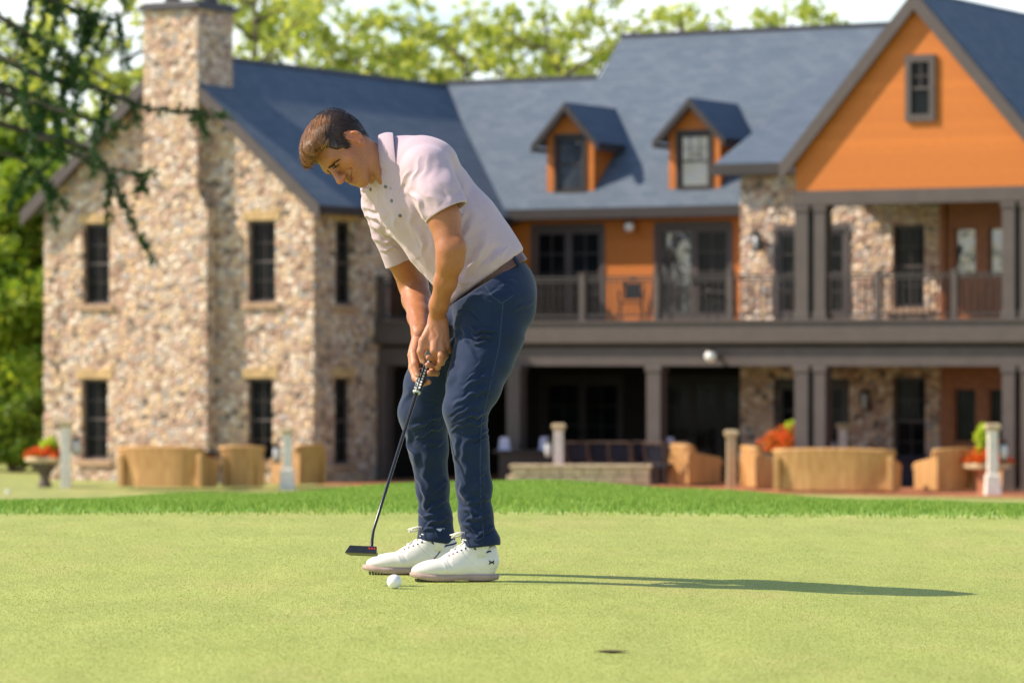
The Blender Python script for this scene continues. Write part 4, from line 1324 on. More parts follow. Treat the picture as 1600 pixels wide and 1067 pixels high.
# ---------- key points
nearS, farS = A3(664, 268, 11.49), A3(598, 306, 11.80)
nElb, nWri = A3(704, 392, 11.40), A3(683, 497, 11.525)
fElb, fWri = A3(646, 446, 11.93), A3(657, 522, 11.66)
HC = A3(545, 232, 11.60)
f0, u0_, cc = np.array([-.48, 0, -.877]), np.array([-.877, 0, .48]), np.array([0, -1., 0])
th_ = math.radians(31)
hf = math.cos(th_)*f0+math.sin(th_)*cc; hl = math.cos(th_)*cc-math.sin(th_)*f0; hu = u0_
RH = np.stack([hl, hf, hu])
def hp(a, b, c): return HC+a*hl+b*hf+c*hu

# ---------- body: head, neck, arms and hands, with the trunk and legs that the clothes cover
B = Vol((-.70, 11.30, .50), (.12, 12.06, 1.46), .0022)
B.ell(hp(0, .003, .041), (.0735, .081, .080), RH, .01)
B.ell(hp(0, .022, .004), (.0655, .068, .083), RH, .03)
B.ell(hp(0, .028, -.045), (.050, .054, .050), RH, .03)
B.cone(hp(-.032, .079, .023), hp(.032, .079, .023), .0130, .0130, .025)          # brow ridge
for s in (-1, 1):
    B.cone(hp(s*.053, .008, -.036), hp(s*.018, .074, -.086), .013, .012, .022)   # jaw line
    B.ell(hp(s*.040, .060, -.022), (.021, .019, .020), RH, .03)
    B.ell(hp(s*.030, .064, -.058), (.020, .020, .018), RH, .02)                 # cheek pushed by the smile
B.ell(hp(0, .080, -.088), (.020, .016, .016), RH, .018)
B.ell(hp(0, .080, -.060), (.028, .014, .022), RH, .02)                        # muzzle
for s in (-1, 1): B.ell(hp(s*.029, .102, .005), (.0175, .021, .0120), RH, .009, 'sub')
B.cone(hp(0, .090, .020), hp(0, .113, -.024), .0075, .0110, .010)
B.ell(hp(0, .116, -.028), (.0115, .011, .010), RH, .008)
for s in (-1, 1):
    B.ell(hp(s*.012, .103, -.031), (.0075, .010, .0075), RH, .006)
    B.ell(hp(s*.0285, .0800, .004), (.0135, .0120, .0110), RH, .004)           # lids over the eyeball
B.ell(hp(0, .098, -.0520), (.019, .0065, .0045), RH, .005)                    # lips
B.ell(hp(0, .094, -.0650), (.017, .0075, .0058), RH, .005)
for s in (-1, 1):
    B.cone(hp(0, .1015, -.0535), hp(s*.029, .082, -.0455), .0042, .0022, .004)
    B.cone(hp(0, .098, -.0640), hp(s*.027, .081, -.0485), .0050, .0024, .004)
    B.cone(hp(s*.030, .082, -.0455), hp(0, .107, -.0580), .0012, .0024, .003, mode='sub')
    B.cone(hp(s*.021, .098, -.026), hp(s*.040, .076, -.044), .0022, .0028, .006, mode='sub')     # smile fold
for s in (-1, 1):
    Re = Matrix.Rotation(math.radians(12), 3, 'X'); Re = np.array(Re)@RH
    B.ell(hp(s*.0745, .003, .002), (.0085, .0185, .031), Re, .008)
    B.ell(hp(s*.083, -.003, -.004), (.008, .012, .018), Re, .004)
    B.ell(hp(s*.0855, .009, .002), (.0065, .0085, .0165), Re, .004, 'sub')
    B.ell(hp(s*.0735, .009, -.028), (.0075, .010, .011), RH, .006)
# neck
NB = A3(616, 270, 11.655)
B.cone(hp(0, -.002, -.036), NB, .050, .060, .03)
B.cone(hp(0, .006, -.070), A3(604, 280, 11.63), .034, .044, .03)
B.ell(hp(-.0, .022, -.105), (.010, .010, .013), RH, .02)
B.cone(hp(.050, -.012, -.035), A3(598, 285, 11.57), .013, .012, .02)
# trunk under the shirt, hips, legs under the trousers
B.cone(A3(634, 278, 11.65), A3(665, 320, 11.65), .085, .105, .03)
B.cone(A3(665, 320, 11.65), A3(768, 455, 11.65), .105, .080, .04)
B.cone(nearS, farS, .050, .050, .03)
# near (left) arm
nU = A3(694, 340, 11.43)
B.chain([nearS, nU, nElb], [.052, .046, .042], .02)
B.chain([nElb, A3(703, 410, 11.405), A3(696, 440, 11.44), A3(686, 476, 11.49), nWri], [.0385, .0380, .0325, .0268, .0255], .018)
B.ell(A3(716, 384, 11.385), (.020, .020, .024), None, .018)
# far (right) arm
fU = A3(626, 400, 11.88)
B.chain([farS, fU, fElb], [.052, .046, .043], .02)
B.chain([fElb, A3(651, 468, 11.89), A3(655, 495, 11.78), fWri], [.043, .043, .034, .0275], .018)

# hands on the grip
gt, gb = A3(687, 508, 11.600), A3(651, 613, 11.500)
def G_(t): return gt+(gb-gt)*t
ga = nv(gb-gt)
# ---- left (near, upper) hand
LW = A3(684, 503, 11.520)
kn = [A3(667, 541, 11.500), A3(678, 548, 11.485), A3(689, 547, 11.492), A3(697, 540, 11.512)]
hv = Vol((-.36, 11.36, .50), (-.16, 11.78, .86), .0018)
for i, kk in enumerate(kn):
    hv.cone(LW+np.array([(i-1.5)*.010, 0, 0]), kk, .0165, .0125, .010)
hv.ell((LW*.45+kn[1]*.3+kn[2]*.25)+np.array([0, .012, 0]), (.026, .018, .030), None, .012)
hv.cone(A3(684, 494, 11.523), LW, .027, .024, .012, flat=((0, 1, 0), .82))
# fingers of the left hand curl round the far side of the grip
def finger(v, pts, r0, r1, k=.0025):
    rs = np.linspace(r0, r1, len(pts))
    tmp = Vol(np.min(pts, 0)-.055, np.max(pts, 0)+.055, v.h)
    for i in range(len(pts)-1):
        tmp.cone(pts[i], pts[i+1], rs[i]*(1.06 if i else 1), rs[i+1]*1.0, .006)
    merge(v, tmp, k)
finger(hv, [kn[3], A3(701, 547, 11.545), A3(695, 551, 11.585), A3(681, 547, 11.600)], .0105, .0080)
finger(hv, [kn[2], A3(695, 556, 11.53), A3(691, 562, 11.575), A3(677, 557, 11.595)], .0110, .0085)
finger(hv, [kn[1], A3(684, 560, 11.50), A3(688, 566, 11.560), A3(672, 565, 11.585)], .0110, .0085)
finger(hv, [kn[1]*.4+kn[2]*.6, A3(689, 556, 11.474), A3(688, 566, 11.477), A3(683, 575, 11.492)], .0092, .0074, .002)
# left thumb lies down the front of the grip
finger(hv, [A3(671, 515, 11.515), A3(661, 533, 11.500), A3(657, 549, 11.497), A3(660, 564, 11.503)], .0145, .0085, .006)
# ---- right (far, lower) hand
RW_ = A3(657, 524, 11.655)
rk = [A3(643, 555, 11.615), A3(645, 567, 11.640), A3(652, 574, 11.660), A3(662, 577, 11.672)]
for i, kk in enumerate(rk): hv.cone(RW_+np.array([(i-1.0)*.008, .004*i, 0]), kk, .017, .0125, .010)
hv.cone(A3(656, 518, 11.665), RW_, .028, .023, .012, flat=((0, 1, 0), .85))
hv.ell(A3(652, 547, 11.625), (.016, .022, .024), None, .012)
finger(hv, [rk[1], A3(655, 583, 11.630), A3(676, 582, 11.585), A3(682, 583, 11.520), A3(671, 582, 11.487)], .0110, .0082)
finger(hv, [rk[2], A3(664, 582, 11.635), A3(683, 574, 11.585), A3(682, 573, 11.515), A3(668, 570, 11.477)], .0110, .0084)
finger(hv, [rk[3], A3(678, 577, 11.640), A3(690, 566, 11.585), A3(684, 563, 11.515), A3(669, 558.5, 11.472)], .0100, .0080)
finger(hv, [rk[0], A3(644, 575, 11.600), A3(649, 591, 11.575), A3(660, 599, 11.545), A3(670, 597, 11.520)], .0112, .0080)
finger(hv, [A3(652, 533, 11.600), A3(646, 551, 11.555), A3(648, 569, 11.525), A3(652, 585, 11.512)], .0145, .0088, .006)
merge(B, hv, .004)
V, F = B.mesh(); V = relax(V, F, 1, .3)
N = vnormals(V, F)
# tendons, veins and knuckle creases
V = folds(V, N, [(684, 512, 678, 545, 2.0, .9), (688, 514, 689, 543, 2.0, .8), (681, 510, 668, 538, 2.0, .8), (692, 516, 697, 536, 2, .6),
                 (712, 400, 690, 470, 4, .8), (640, 470, 652, 520, 4, .8), (552, 268, 548, 284, 2.2, -1.4), (538, 276, 547, 270, 2.5, -.8), (556, 262, 556, 280, 3, .6),
                 (586, 240, 590, 282, 4, 1.0), (575, 262, 586, 284, 4, -1.0)])
V = V+N*(wnoise(V, (60, 60, 60), 3)*.0006)[:, None]
body = finish('body', V-PO, F, None, person) if False else None
me = mesh_np('body', V-PO, F); me.polygons.foreach_set('use_smooth', np.ones(len(me.polygons), bool))
# skin colour: a colour attribute with lips, ears, nails, cheeks and beard area (the skin's own colour, save the painted shade of the mouth line)
q = (V-HC)@RH.T
col = np.tile(np.array([.37, .148, .062]), (len(V), 1))
def blendc(mask, c, amt): col[:] = col*(1-(mask*amt)[:, None])+np.array(c)[None]*(mask*amt)[:, None]
def gb_(c, r): return np.exp(-(((q-np.array(c))/np.array(r))**2).sum(1))
blendc(gb_((0, .10, -.059), (.032, .028, .0075)), (.30, .065, .045), .9)
cr_ = np.abs(q[:, 2]-(-.0585+.45*np.abs(q[:, 0])**1.0*.9))
blendc(np.exp(-(cr_/.0022)**2)*(np.abs(q[:, 0]) < .032)*(q[:, 1] > .07)*(q[:, 2] < -.035), (.09, .02, .015), .8)  # shade between the lips painted as a dark line
for s in (-1, 1):
    blendc(gb_((s*.045, .06, -.02), (.025, .03, .02)), (.62, .22, .13), .45)
    blendc(gb_((s*.078, .005, .0), (.012, .025, .035)), (.62, .20, .12), .6)
blendc(gb_((0, .12, -.025), (.015, .02, .015)), (.64, .24, .16), .5)
blendc(np.clip(gb_((0, .05, -.085), (.06, .06, .035)), 0, 1), (.42, .24, .15), .45)
hand = np.exp(-((V-A3(668, 560, 11.56))**2).sum(1)/.085**2)
blendc(np.clip(hand*1.3, 0, 1), (.66, .33, .22), .6)
for c in (A3(660, 565, 11.493), A3(652, 586, 11.502)):
    blendc(np.exp(-((V-c)**2).sum(1)/.0065**2), (.80, .55, .45), .9)
at_ = me.color_attributes.new('skin_colour', 'FLOAT_COLOR', 'POINT')
at_.data.foreach_set('color', np.concatenate([col, np.ones((len(V), 1))], 1).astype(np.float32).ravel())
m = Nodes('skin', .48, .4)
ca_ = m.n('ShaderNodeVertexColor', layer_name='skin_colour')
sp_ = m.mix(.5, m.ramp(m.noise(28, 5, .7), [(.35, (.90, .84, .82)), (.65, (1.10, 1.10, 1.12))]), m.ramp(m.noise(260, 4, .7), [(.38, (.80, .74, .72)), (.62, (1.14, 1.14, 1.14))]))
m.col(m.mix(1.0, ca_.outputs['Color'], sp_, 'MULTIPLY'))
m.bump(m.noise(420, 3, .6), .25, .0012)
m.b.inputs['Subsurface Weight'].default_value = .12
m.b.inputs['Subsurface Radius'].default_value = (.012, .004, .002)
m.b.inputs['Subsurface Scale'].default_value = 1.0
M['skin'] = m.mat
body = link('body', me, M['skin'], person)
from mathutils.bvhtree import BVHTree
def bvh(V, F): return BVHTree.FromPolygons([tuple(v) for v in V], [tuple(int(i) for i in f) for f in F])
CAMO = Vector((0, 0, CAMH))
def cast(tree_, px, py):
    d = (at(px, py, 11.5)-CAMO).normalized()
    h = tree_.ray_cast(CAMO, d)
    return (np.array(h[0]), np.array(h[1])) if h[0] is not None else (None, None)

# ---------- eyes: a dark slit of lashes and a sliver of eyeball, brows
M['brow'] = simple('dark_brown_hair', (.035, .016, .009), .6, .3, 60)
M['lid'] = simple('lid_crease_skin', (.16, .055, .03), .6, .2, 60)
M['eye_dark'] = simple('dark_iris', (.02, .012, .008), .2, .2, 60)
def on_head(tree_, a, b_, c):
    """nearest skin point to a head-space point"""
    p = tree_.find_nearest(Vector(hp(a, b_, c))); return np.array(p[0]), np.array(p[1])
tb = bvh(V, F)
def local(px, py):
    p, n_ = cast(tb, px, py); return (p-HC)@RH.T
eye_l = [local(x, y) for x, y in ((520.5, 264), (523, 262), (525.5, 260.2), (528, 258), (530, 255.5))]
brow_l = [local(x, y) for x, y in ((513.5, 263), (517, 260.2), (521, 257), (525, 253.6), (529.5, 250.2))]
def path(pl, t):
    x = np.clip(t, 0, 1)*(len(pl)-1); i = min(int(x), len(pl)-2); return pl[i]+(pl[i+1]-pl[i])*(x-i)
for s in (1, -1):
    mir = np.array([s, 1, 1])
    pts = []
    for t in np.linspace(0, 1, 8):
        l = path(eye_l, t)*mir; p, n_ = on_head(tb, *l); pts.append(p+n_*.0004-PO)
    MB().tube([tuple(p) for p in pts], [.0007, .0016, .0024, .0028, .0029, .0026, .0017, .0007], 8).build('eyelashes', M['brow'], body, smooth=True)
    pts = []
    for t in np.linspace(.0, 1, 8):        # upper lid crease, its shade drawn as a dark tube
        l = path(eye_l, t)*mir+np.array([0, .001, .0060]); p, n_ = on_head(tb, *l); pts.append(p-PO)
    MB().tube([tuple(p) for p in pts], [.0003, .0007, .0009, .0010, .0010, .0009, .0007, .0003], 6).build('lid_crease', M['lid'], body, smooth=True)
    mb = MB()
    rr = np.random.default_rng(5)
    for i in range(240):
        t = rr.random(); w_ = .0021*math.sin(min(1, t*1.4+.25)*math.pi*.5)*(1.15-.75*t)
        l = path(brow_l, t)*mir+np.array([0, 0, rr.normal()*w_])
        p, n_ = on_head(tb, *l); d = (path(brow_l, min(1, t+.15))-path(brow_l, max(0, t-.15)))*mir@RH; d = nv(d)*.0055+hu*rr.normal()*.0012
        p = p+n_*.0004-PO
        mb.tube([tuple(p), tuple(p+d*.6+n_*.0007), tuple(p+d+n_*.0003)], [.00055, .0005, .0002], 4, cap=False)
    mb.build('eyebrow', M['brow'], body, smooth=True)

# ---------- hair
Hh = Vol(HC-.17, HC+.17, .0025)
Hh.ell(hp(0, -.004, .046), (.0805, .0875, .0860), RH, .0)
Hh.ell(hp(0, -.036, .080), (.058, .045, .043), RH, .03)
for s in (-1, 1): Hh.ell(hp(s*.0585, .034, .014), (.0125, .040, .040), RH, .012)
Hh.ell(hp(0, .040, .092), (.064, .050, .036), RH, .03)
Hh.ell(hp(.010, .077, .094), (.048, .028, .023), RH, .025)
Hh.ell(hp(-.012, .096, .084), (.028, .015, .013), RH, .015)
Hh.ell(hp(0, -.028, -.018), (.048, .028, .032), RH, .02)
rr = np.random.default_rng(31)
for i in range(26):       # combed tufts that break up the outline of the fringe and crown
    a = rr.uniform(-.055, .062); b0 = rr.uniform(.0, .06); c0 = .120-.8*a*a/.06-.35*max(0, b0)
    b1 = b0+rr.uniform(.035, .055); c1 = .112-.9*a*a/.06-3.6*max(0, b1-.035)**1.35+rr.uniform(-.006, .006)
    Hh.cone(hp(a, b0, c0-.008), hp(a+rr.uniform(-.006, .012), b1, min(c1, .118)-.004), .0085, .0030, .004)
for i in range(0):
    a = rr.uniform(-.05, .05); Hh.cone(hp(a, -.012, .110-.8*a*a/.06), hp(a+rr.normal()*.006, -.044, .092+rr.uniform(-.002, .007)), .0085, .0030, .004)
def hairline(P):
    q = (P-HC)@RH.T.astype(np.float32)
    b = q[..., 1]; c = q[..., 2]; a = np.abs(q[..., 0])
    h = np.interp(b, [-.12, -.06, -.034, -.024, .010, .022, .042, .050, .062, .068, .076, .085, .13], [-.045, -.045, -.037, .014, .018, -.006, -.009, .010, .022, .045, .074, .080, .072])
    h = h-.010*np.clip(b/.05, 0, 1)*(a/.06)**2*0
    return (h-c)*.8
Hh.op(lambda P: -hairline(P), HC-.17, HC+.17, .008, 'sub')
HVt, HF = Hh.mesh(); HVt = relax(HVt, HF, 1, .4); HN = vnormals(HVt, HF)
qh = (HVt-HC)@RH.T
# combed locks: shallow ridges that run front to back
HVt = HVt+HN*((np.sin(qh[:, 0]*260+qh[:, 1]*60+3*np.sin(qh[:, 1]*40))*.0014+wnoise(qh, (90, 40, 60), 8)*.0022)*np.clip((qh[:, 2]-.02)/.05, 0, 1))[:, None]
m = Nodes('brown_hair', .42, .5)
m.col(m.ramp(m.noise(30, 4, .7), [(.3, (.018, .008, .005)), (.7, (.045, .020, .010))]))
m.bump(m.noise(260, 3), .5, .002); M['hair'] = m.mat
hair = finish('hair', HVt-PO, HF, M['hair'], body)
from mathutils.kdtree import KDTree
kd = KDTree(len(HVt))
for i, v in enumerate(HVt): kd.insert(Vector(v), i)
kd.balance()
rr = np.random.default_rng(12)
g = Nodes('hair_strands', .38, .6); gi = g.n('ShaderNodeNewGeometry')
g.col(g.ramp(gi.outputs['Random Per Island'], [(0, (.04, .014, .006)), (.3, (.14, .050, .016)), (.65, (.32, .135, .042)), (1, (.55, .27, .10))])); M['strand'] = g.mat  # golden tones paint the sunlight on the front hair
g = Nodes('hair_strands_short', .5, .4); gi = g.n('ShaderNodeNewGeometry')
g.col(g.ramp(gi.outputs['Random Per Island'], [(0, (.010, .005, .004)), (1, (.045, .020, .010))])); M['strand_dark'] = g.mat  # darker copy, paints the shaded side and back of the hair
def strands(sel, n, ln, w, mat, name):
    ids = np.argwhere(sel)[:, 0]; VV = []; FF = []
    for _ in range(n):
        i = int(rr.choice(ids)); p = HVt[i]; c = 0
        qq = (p-HC)@RH.T
        # comb direction: forwards and down on top and front, down and back at the sides
        if qq[2] > .06 or qq[1] > .05: d = hf*1.0+hl*(.18*np.sign(qq[0]+.02)+qq[0]*6)-hu*.15
        else: d = -hu*1.0-hf*.55
        d = d+rr.normal(size=3)*.09
        L_ = ln*(.6+.7*rr.random()); row = []; off = .0008+.0022*rr.random()
        for k in range(6):
            co_, j, _d = kd.find(Vector(p)); n_ = HN[j]
            base = HVt[j] if k < 5 or qq[1] < .06 else p
            P = base+n_*off*(1+.3*k); sd = np.cross(d, n_); sd /= np.linalg.norm(sd)+1e-9
            ww = w*(1-.8*k/5)
            row.append((P-sd*ww/2, P+n_*ww*.3, P+sd*ww/2))
            d = d-n_*d.dot(n_); d = d/np.linalg.norm(d); p = P+d*L_/5
        b = len(VV)
        for r3 in row: VV += [tuple(x-PO) for x in r3]
        for k in range(5):
            FF += [(b+3*k, b+3*k+1, b+3*k+4, b+3*k+3), (b+3*k+1, b+3*k+2, b+3*k+5, b+3*k+4)]
    finish(name, np.array(VV), np.array(FF), mat, hair)
strands(((qh[:, 2] > .090) & (qh[:, 1] > -.03)) | ((qh[:, 1] > .045) & (qh[:, 2] > .060)), 3400, .044, .0014, M['strand'], 'long_strands')
strands((qh[:, 2] <= .09) & (qh[:, 1] < .05) | (qh[:, 1] < -.02), 3000, .018, .0015, M['strand_dark'], 'short_strands')

# ---------- shirt
S = Vol((-.56, 11.28, .78), (.12, 12.04, 1.42), .0024)
TY = 11.65
ax = [A3(768, 437, TY), A3(738, 402, TY), A3(706, 363, TY), A3(666, 314, TY), A3(634, 279, TY+.01)]
lat = nv(nearS-farS); lat = nv(lat+np.array([0, -.25, 0]))
for i, (ra, rb) in enumerate(((.122, .138), (.138, .143), (.143, .140), (.140, .118))):
    S.cone(ax[i], ax[i+1], ra, rb, .03, flat=(lat, 1.12))
S.cone(A3(625, 258, 11.66), A3(655, 262, 11.62), .080, .092, .04)
S.ell(A3(672, 250, 11.58), (.080, .075, .060), None, .04)
S.cone(A3(598, 300, 11.70), A3(610, 330, 11.72), .062, .070, .04)
def cut(v, p, n, c=None, rad=None):
    p, n = np.array(p), np.array(n); hi = v.lo+v.h*(v.n-1)
    if c is None: v.op(lambda P: -((P-p)@n), v.lo, hi, 0, 'sub')
    else:
        c = np.array(c); v.op(lambda P: np.maximum(-((P-p)@n), np.sqrt(((P-c)**2).sum(-1))-rad), c-rad, c+rad, 0, 'sub')
hn = nv(nv(np.array([.455, 0, -.89]))+np.array([0, -.15, 0])); hpn = A3(700, 331, 11.43)
fn = nv(np.array([.45, .15, -.89])); fpn = A3(628, 408, 11.88)
Sn = Vol((-.44, 11.27, .98), (-.02, 11.68, 1.42), .0022)
Sn.chain([nearS+np.array([.004, .02, 0]), A3(684, 308, 11.45), A3(700, 340, 11.43)], [.078, .068, .065], .025)
Sn.cone(hpn-hn*.006, hpn-hn*.002, .0645, .0655, .004)
cut(Sn, hpn, hn)
Sn.cone(hpn-hn*.025, hpn+hn*.03, .055, .0600, .002, mode='sub')
Sf = Vol((-.56, 11.66, .84), (-.26, 12.02, 1.28), .0022)
Sf.chain([A3(600, 316, 11.80), A3(612, 360, 11.85), A3(629, 412, 11.885)], [.070, .058, .055], .022)
cut(Sf, fpn, fn)
Sf.cone(fpn-fn*.025, fpn+fn*.03, .046, .0505, .002, mode='sub')
S.cone(A3(592, 290, 11.72), A3(600, 316, 11.80), .05, .066, .03)
merge(S, Sn, .016); merge(S, Sf, .014)
# tucked waist with a little overhang above the belt
bn = nv(np.array([-.53, 0, .85])); bc = A3(764, 432, TY)
S.cone(A3(752, 420, TY), A3(758, 424, TY), .128, .128, .02, flat=(lat, 1.16))
S.ell(A3(738, 446, 11.585), (.062, .075, .045), None, .03)
S.ell(A3(722, 458, 11.64), (.045, .080, .035), None, .03)
S.plane(A3(812, 397, TY), (.593, 0, -.805), .012)
SV, SF = S.mesh(); SV = relax(SV, SF, 2, .4); SN = vnormals(SV, SF)
SV = folds(SV, SN, [
 (655, 246, 640, 306, 5, 2.6), (668, 240, 655, 300, 6, 1.6), (636, 262, 622, 300, 4, 2.0), (640, 300, 668, 340, 4, 3.2),
 (700, 250, 712, 300, 7, 2.0), (716, 268, 728, 316, 6, 2.5), (735, 300, 760, 345, 8, -2.0), (722, 330, 705, 372, 5, 3.0), (740, 345, 712, 420, 6, 2.4),
 (765, 360, 735, 425, 7, 2.6), (782, 378, 752, 418, 5, -2.4), (795, 385, 770, 412, 4, 2.6), (745, 400, 716, 448, 5, 2.4), (728, 400, 700, 455, 6, -2.2),
 (700, 430, 740, 442, 4, 2.0), (610, 280, 606, 330, 4, -2.0), (603, 300, 622, 360, 4, 2.2), (590, 300, 596, 350, 4, 2.0), (625, 330, 650, 395, 6, -2.4), (640, 330, 662, 392, 5, 2.2),
 (655, 360, 668, 420, 4, 2.0), (568, 318, 590, 332, 3.5, 2.0), (566, 336, 602, 350, 3.5, 2.6), (572, 352, 612, 366, 3.5, 2.8), (580, 370, 618, 380, 3.5, 2.4), (592, 388, 622, 392, 3, 2.0),
 (576, 345, 606, 358, 3, -2.2), (640, 395, 652, 440, 4, 2.2), (660, 300, 690, 322, 5, 1.6), (676, 280, 700, 316, 6, -1.4)], 1.5)
SV = SV+SN*(wnoise(SV, (26, 22, 18), 4)*.0016)[:, None]
m = Nodes('lilac_polo_cloth', .75, .3)
dots = m.n('ShaderNodeTexVoronoi', Scale=150.0); m.l(m.co, dots.inputs['Vector'])
b_ = m.ramp(m.noise(5, 3), [(.3, (.48, .365, .415)), (.7, (.53, .405, .46))])
m.col(m.mix(m.ramp(dots.outputs['Distance'], [(.18, (.55, .55, .55)), (.30, (0, 0, 0))]), b_, (.58, .42, .58)))
m.bump(m.noise(700, 2), .25, .0008)
m.b.inputs['Sheen Weight'].default_value = .15
M['shirt'] = m.mat
shirt = finish('shirt', SV-PO, SF, M['shirt'], person)
ts = bvh(SV, SF)
# placket strip, buttons
def drape(tree_, path, w, name, mat, parent, off=.0016, thick=.0018, n=26):
    path = np.array(path, float); seg = np.linalg.norm(np.diff(path, axis=0), axis=1); cs = np.concatenate([[0], np.cumsum(seg)])
    rows = []
    for s_ in np.linspace(0, cs[-1], n):
        x, y = np.interp(s_, cs, path[:, 0]), np.interp(s_, cs, path[:, 1])
        e = .5; x2, y2 = np.interp(min(s_+e, cs[-1]), cs, path[:, 0]), np.interp(min(s_+e, cs[-1]), cs, path[:, 1])
        x1, y1 = np.interp(max(s_-e, 0), cs, path[:, 0]), np.interp(max(s_-e, 0), cs, path[:, 1])
        t = nv((x2-x1, y2-y1)); pr = []
        for o in (-1, -.5, 0, .5, 1):
            p, n_ = cast(tree_, x-t[1]*w*o/2, y+t[0]*w*o/2)
            if p is None: break
            pr.append(p+n_*off*(1 if abs(o) < 1 else .2)-PO)
        if len(pr) == 5: rows.append(pr)
    VV = np.array(rows).reshape(-1, 3); k = len(rows); FF = [(5*i+j, 5*i+j+1, 5*i+j+6, 5*i+j+5) for i in range(k-1) for j in range(4)]
    return finish(name, VV, np.array(FF), mat, parent)
drape(ts, [(592, 276), (602, 296), (613, 318), (628, 342), (642, 372), (654, 402)], 15, 'placket', M['shirt'], shirt)
M['button'] = simple('grey_button', (.12, .12, .13), .3, .2, 40)
for px, py in ((603, 292), (612.5, 314), (625.5, 337)):
    p, n_ = cast(ts, px, py)
    if p is None: continue
    z = Vector(n_); qt = z.to_track_quat('Z', 'Y')
    mb = MB(); mb.lathe([(.0052, 0), (.0056, .0012), (.0046, .0022), (.0030, .0018)], n=14)
    b = mb.build('button', M['button'], shirt, smooth=True); b.location = Vector(p-PO+n_*.0018); b.rotation_euler = qt.to_euler()
M['inner'] = simple('navy_inner_collar', (.010, .018, .07), .8, .3, 60)
M['blue'] = simple('bright_blue_label', (.05, .16, .55), .6, .1, 60)
def try_drape(*a, **k):
    try: drape(*a, **k)
    except Exception: pass
try_drape(ts, [(566, 297), (573, 296), (580, 296)], 6, 'collar_point', M['shirt'], shirt, off=.006)
# collar
def collar():
    c0, c1 = A3(589, 254, 11.645), A3(608, 259, 11.640)
    e1 = nv(np.array([.07, 0, 1.0])); e2 = np.array([0, -1., 0])   # up the back of the neck, towards the camera
    axd = nv(c1-c0)
    rows = []
    n = 44
    for i in range(n):
        t = -1+2*i/(n-1); ph = t*math.radians(150)
        # front gap lies at the throat, lower left towards the camera
        ang = ph+math.radians(47)
        r = (math.cos(ang)*e1-math.sin(ang)*e2)
        fr = abs(t)**2.5
        a0 = c0+r*np.array([1, 1, 1])*(.079-.004*math.sin(ang)**2)-axd*.004+axd*.010*fr
        a1 = a0+r*.0045+axd*.004
        ln = .034+.030*abs(t)**2.5
        a2 = c1+r*(.0955+.008*abs(t))+axd*(ln-.030)+r*.002
        mid = (a1*.5+a2*.5)+r*.0055
        rows.append([a0-axd*.0+axd*.022-r*.008, a0, a1, mid, a2])
    VV = np.array(rows).reshape(-1, 3)-PO; k = 5
    FF = [(k*i+j, k*i+j+1, k*(i+1)+j+1, k*(i+1)+j) for i in range(n-1) for j in range(k-1)]
    o = finish('collar', VV, np.array(FF), M['shirt'], shirt)
    s = o.modifiers.new('thickness', 'SOLIDIFY'); s.thickness = .0028; s.offset = 0
    s = o.modifiers.new('smooth', 'SUBSURF'); s.levels = 1; s.render_levels = 2
collar()

# ---------- trousers
T = Vol((-.50, 11.28, .07), (.16, 12.06, .96), H_)
py_ = TY
T.ell(A3(776, 462, 11.655), (.118, .150, .125), None, .03)
T.ell(A3(789, 476, 11.58), (.094, .085, .098), None, .03)
T.ell(A3(782, 478, 11.73), (.090, .085, .095), None, .03)
T.cone(A3(758, 432, TY), A3(766, 450, TY), .120, .128, .03, flat=(lat, 1.12))
T.chain([A3(768, 480, 11.57), A3(766, 520, 11.555), A3(755, 560, 11.53), A3(741, 600, 11.50), A3(727, 640, 11.475), A3(735, 698, 11.485), A3(740, 760, 11.495), A3(743, 805, 11.50), A3(748, 842, 11.505)],
        [.120, .101, .089, .080, .0655, .0535, .0520, .0485, .053], .02)
T.chain([A3(752, 485, 11.74), A3(722, 520, 11.77), A3(694, 560, 11.80), A3(676, 600, 11.82), A3(663, 645, 11.835), A3(669, 700, 11.85), A3(676, 760, 11.87), A3(680, 805, 11.88), A3(682, 838, 11.885)],
        [.118, .104, .092, .084, .078, .059, .050, .048, .058], .02)
T.ell(A3(716, 500, 11.66), (.05, .06, .05), None, .04)
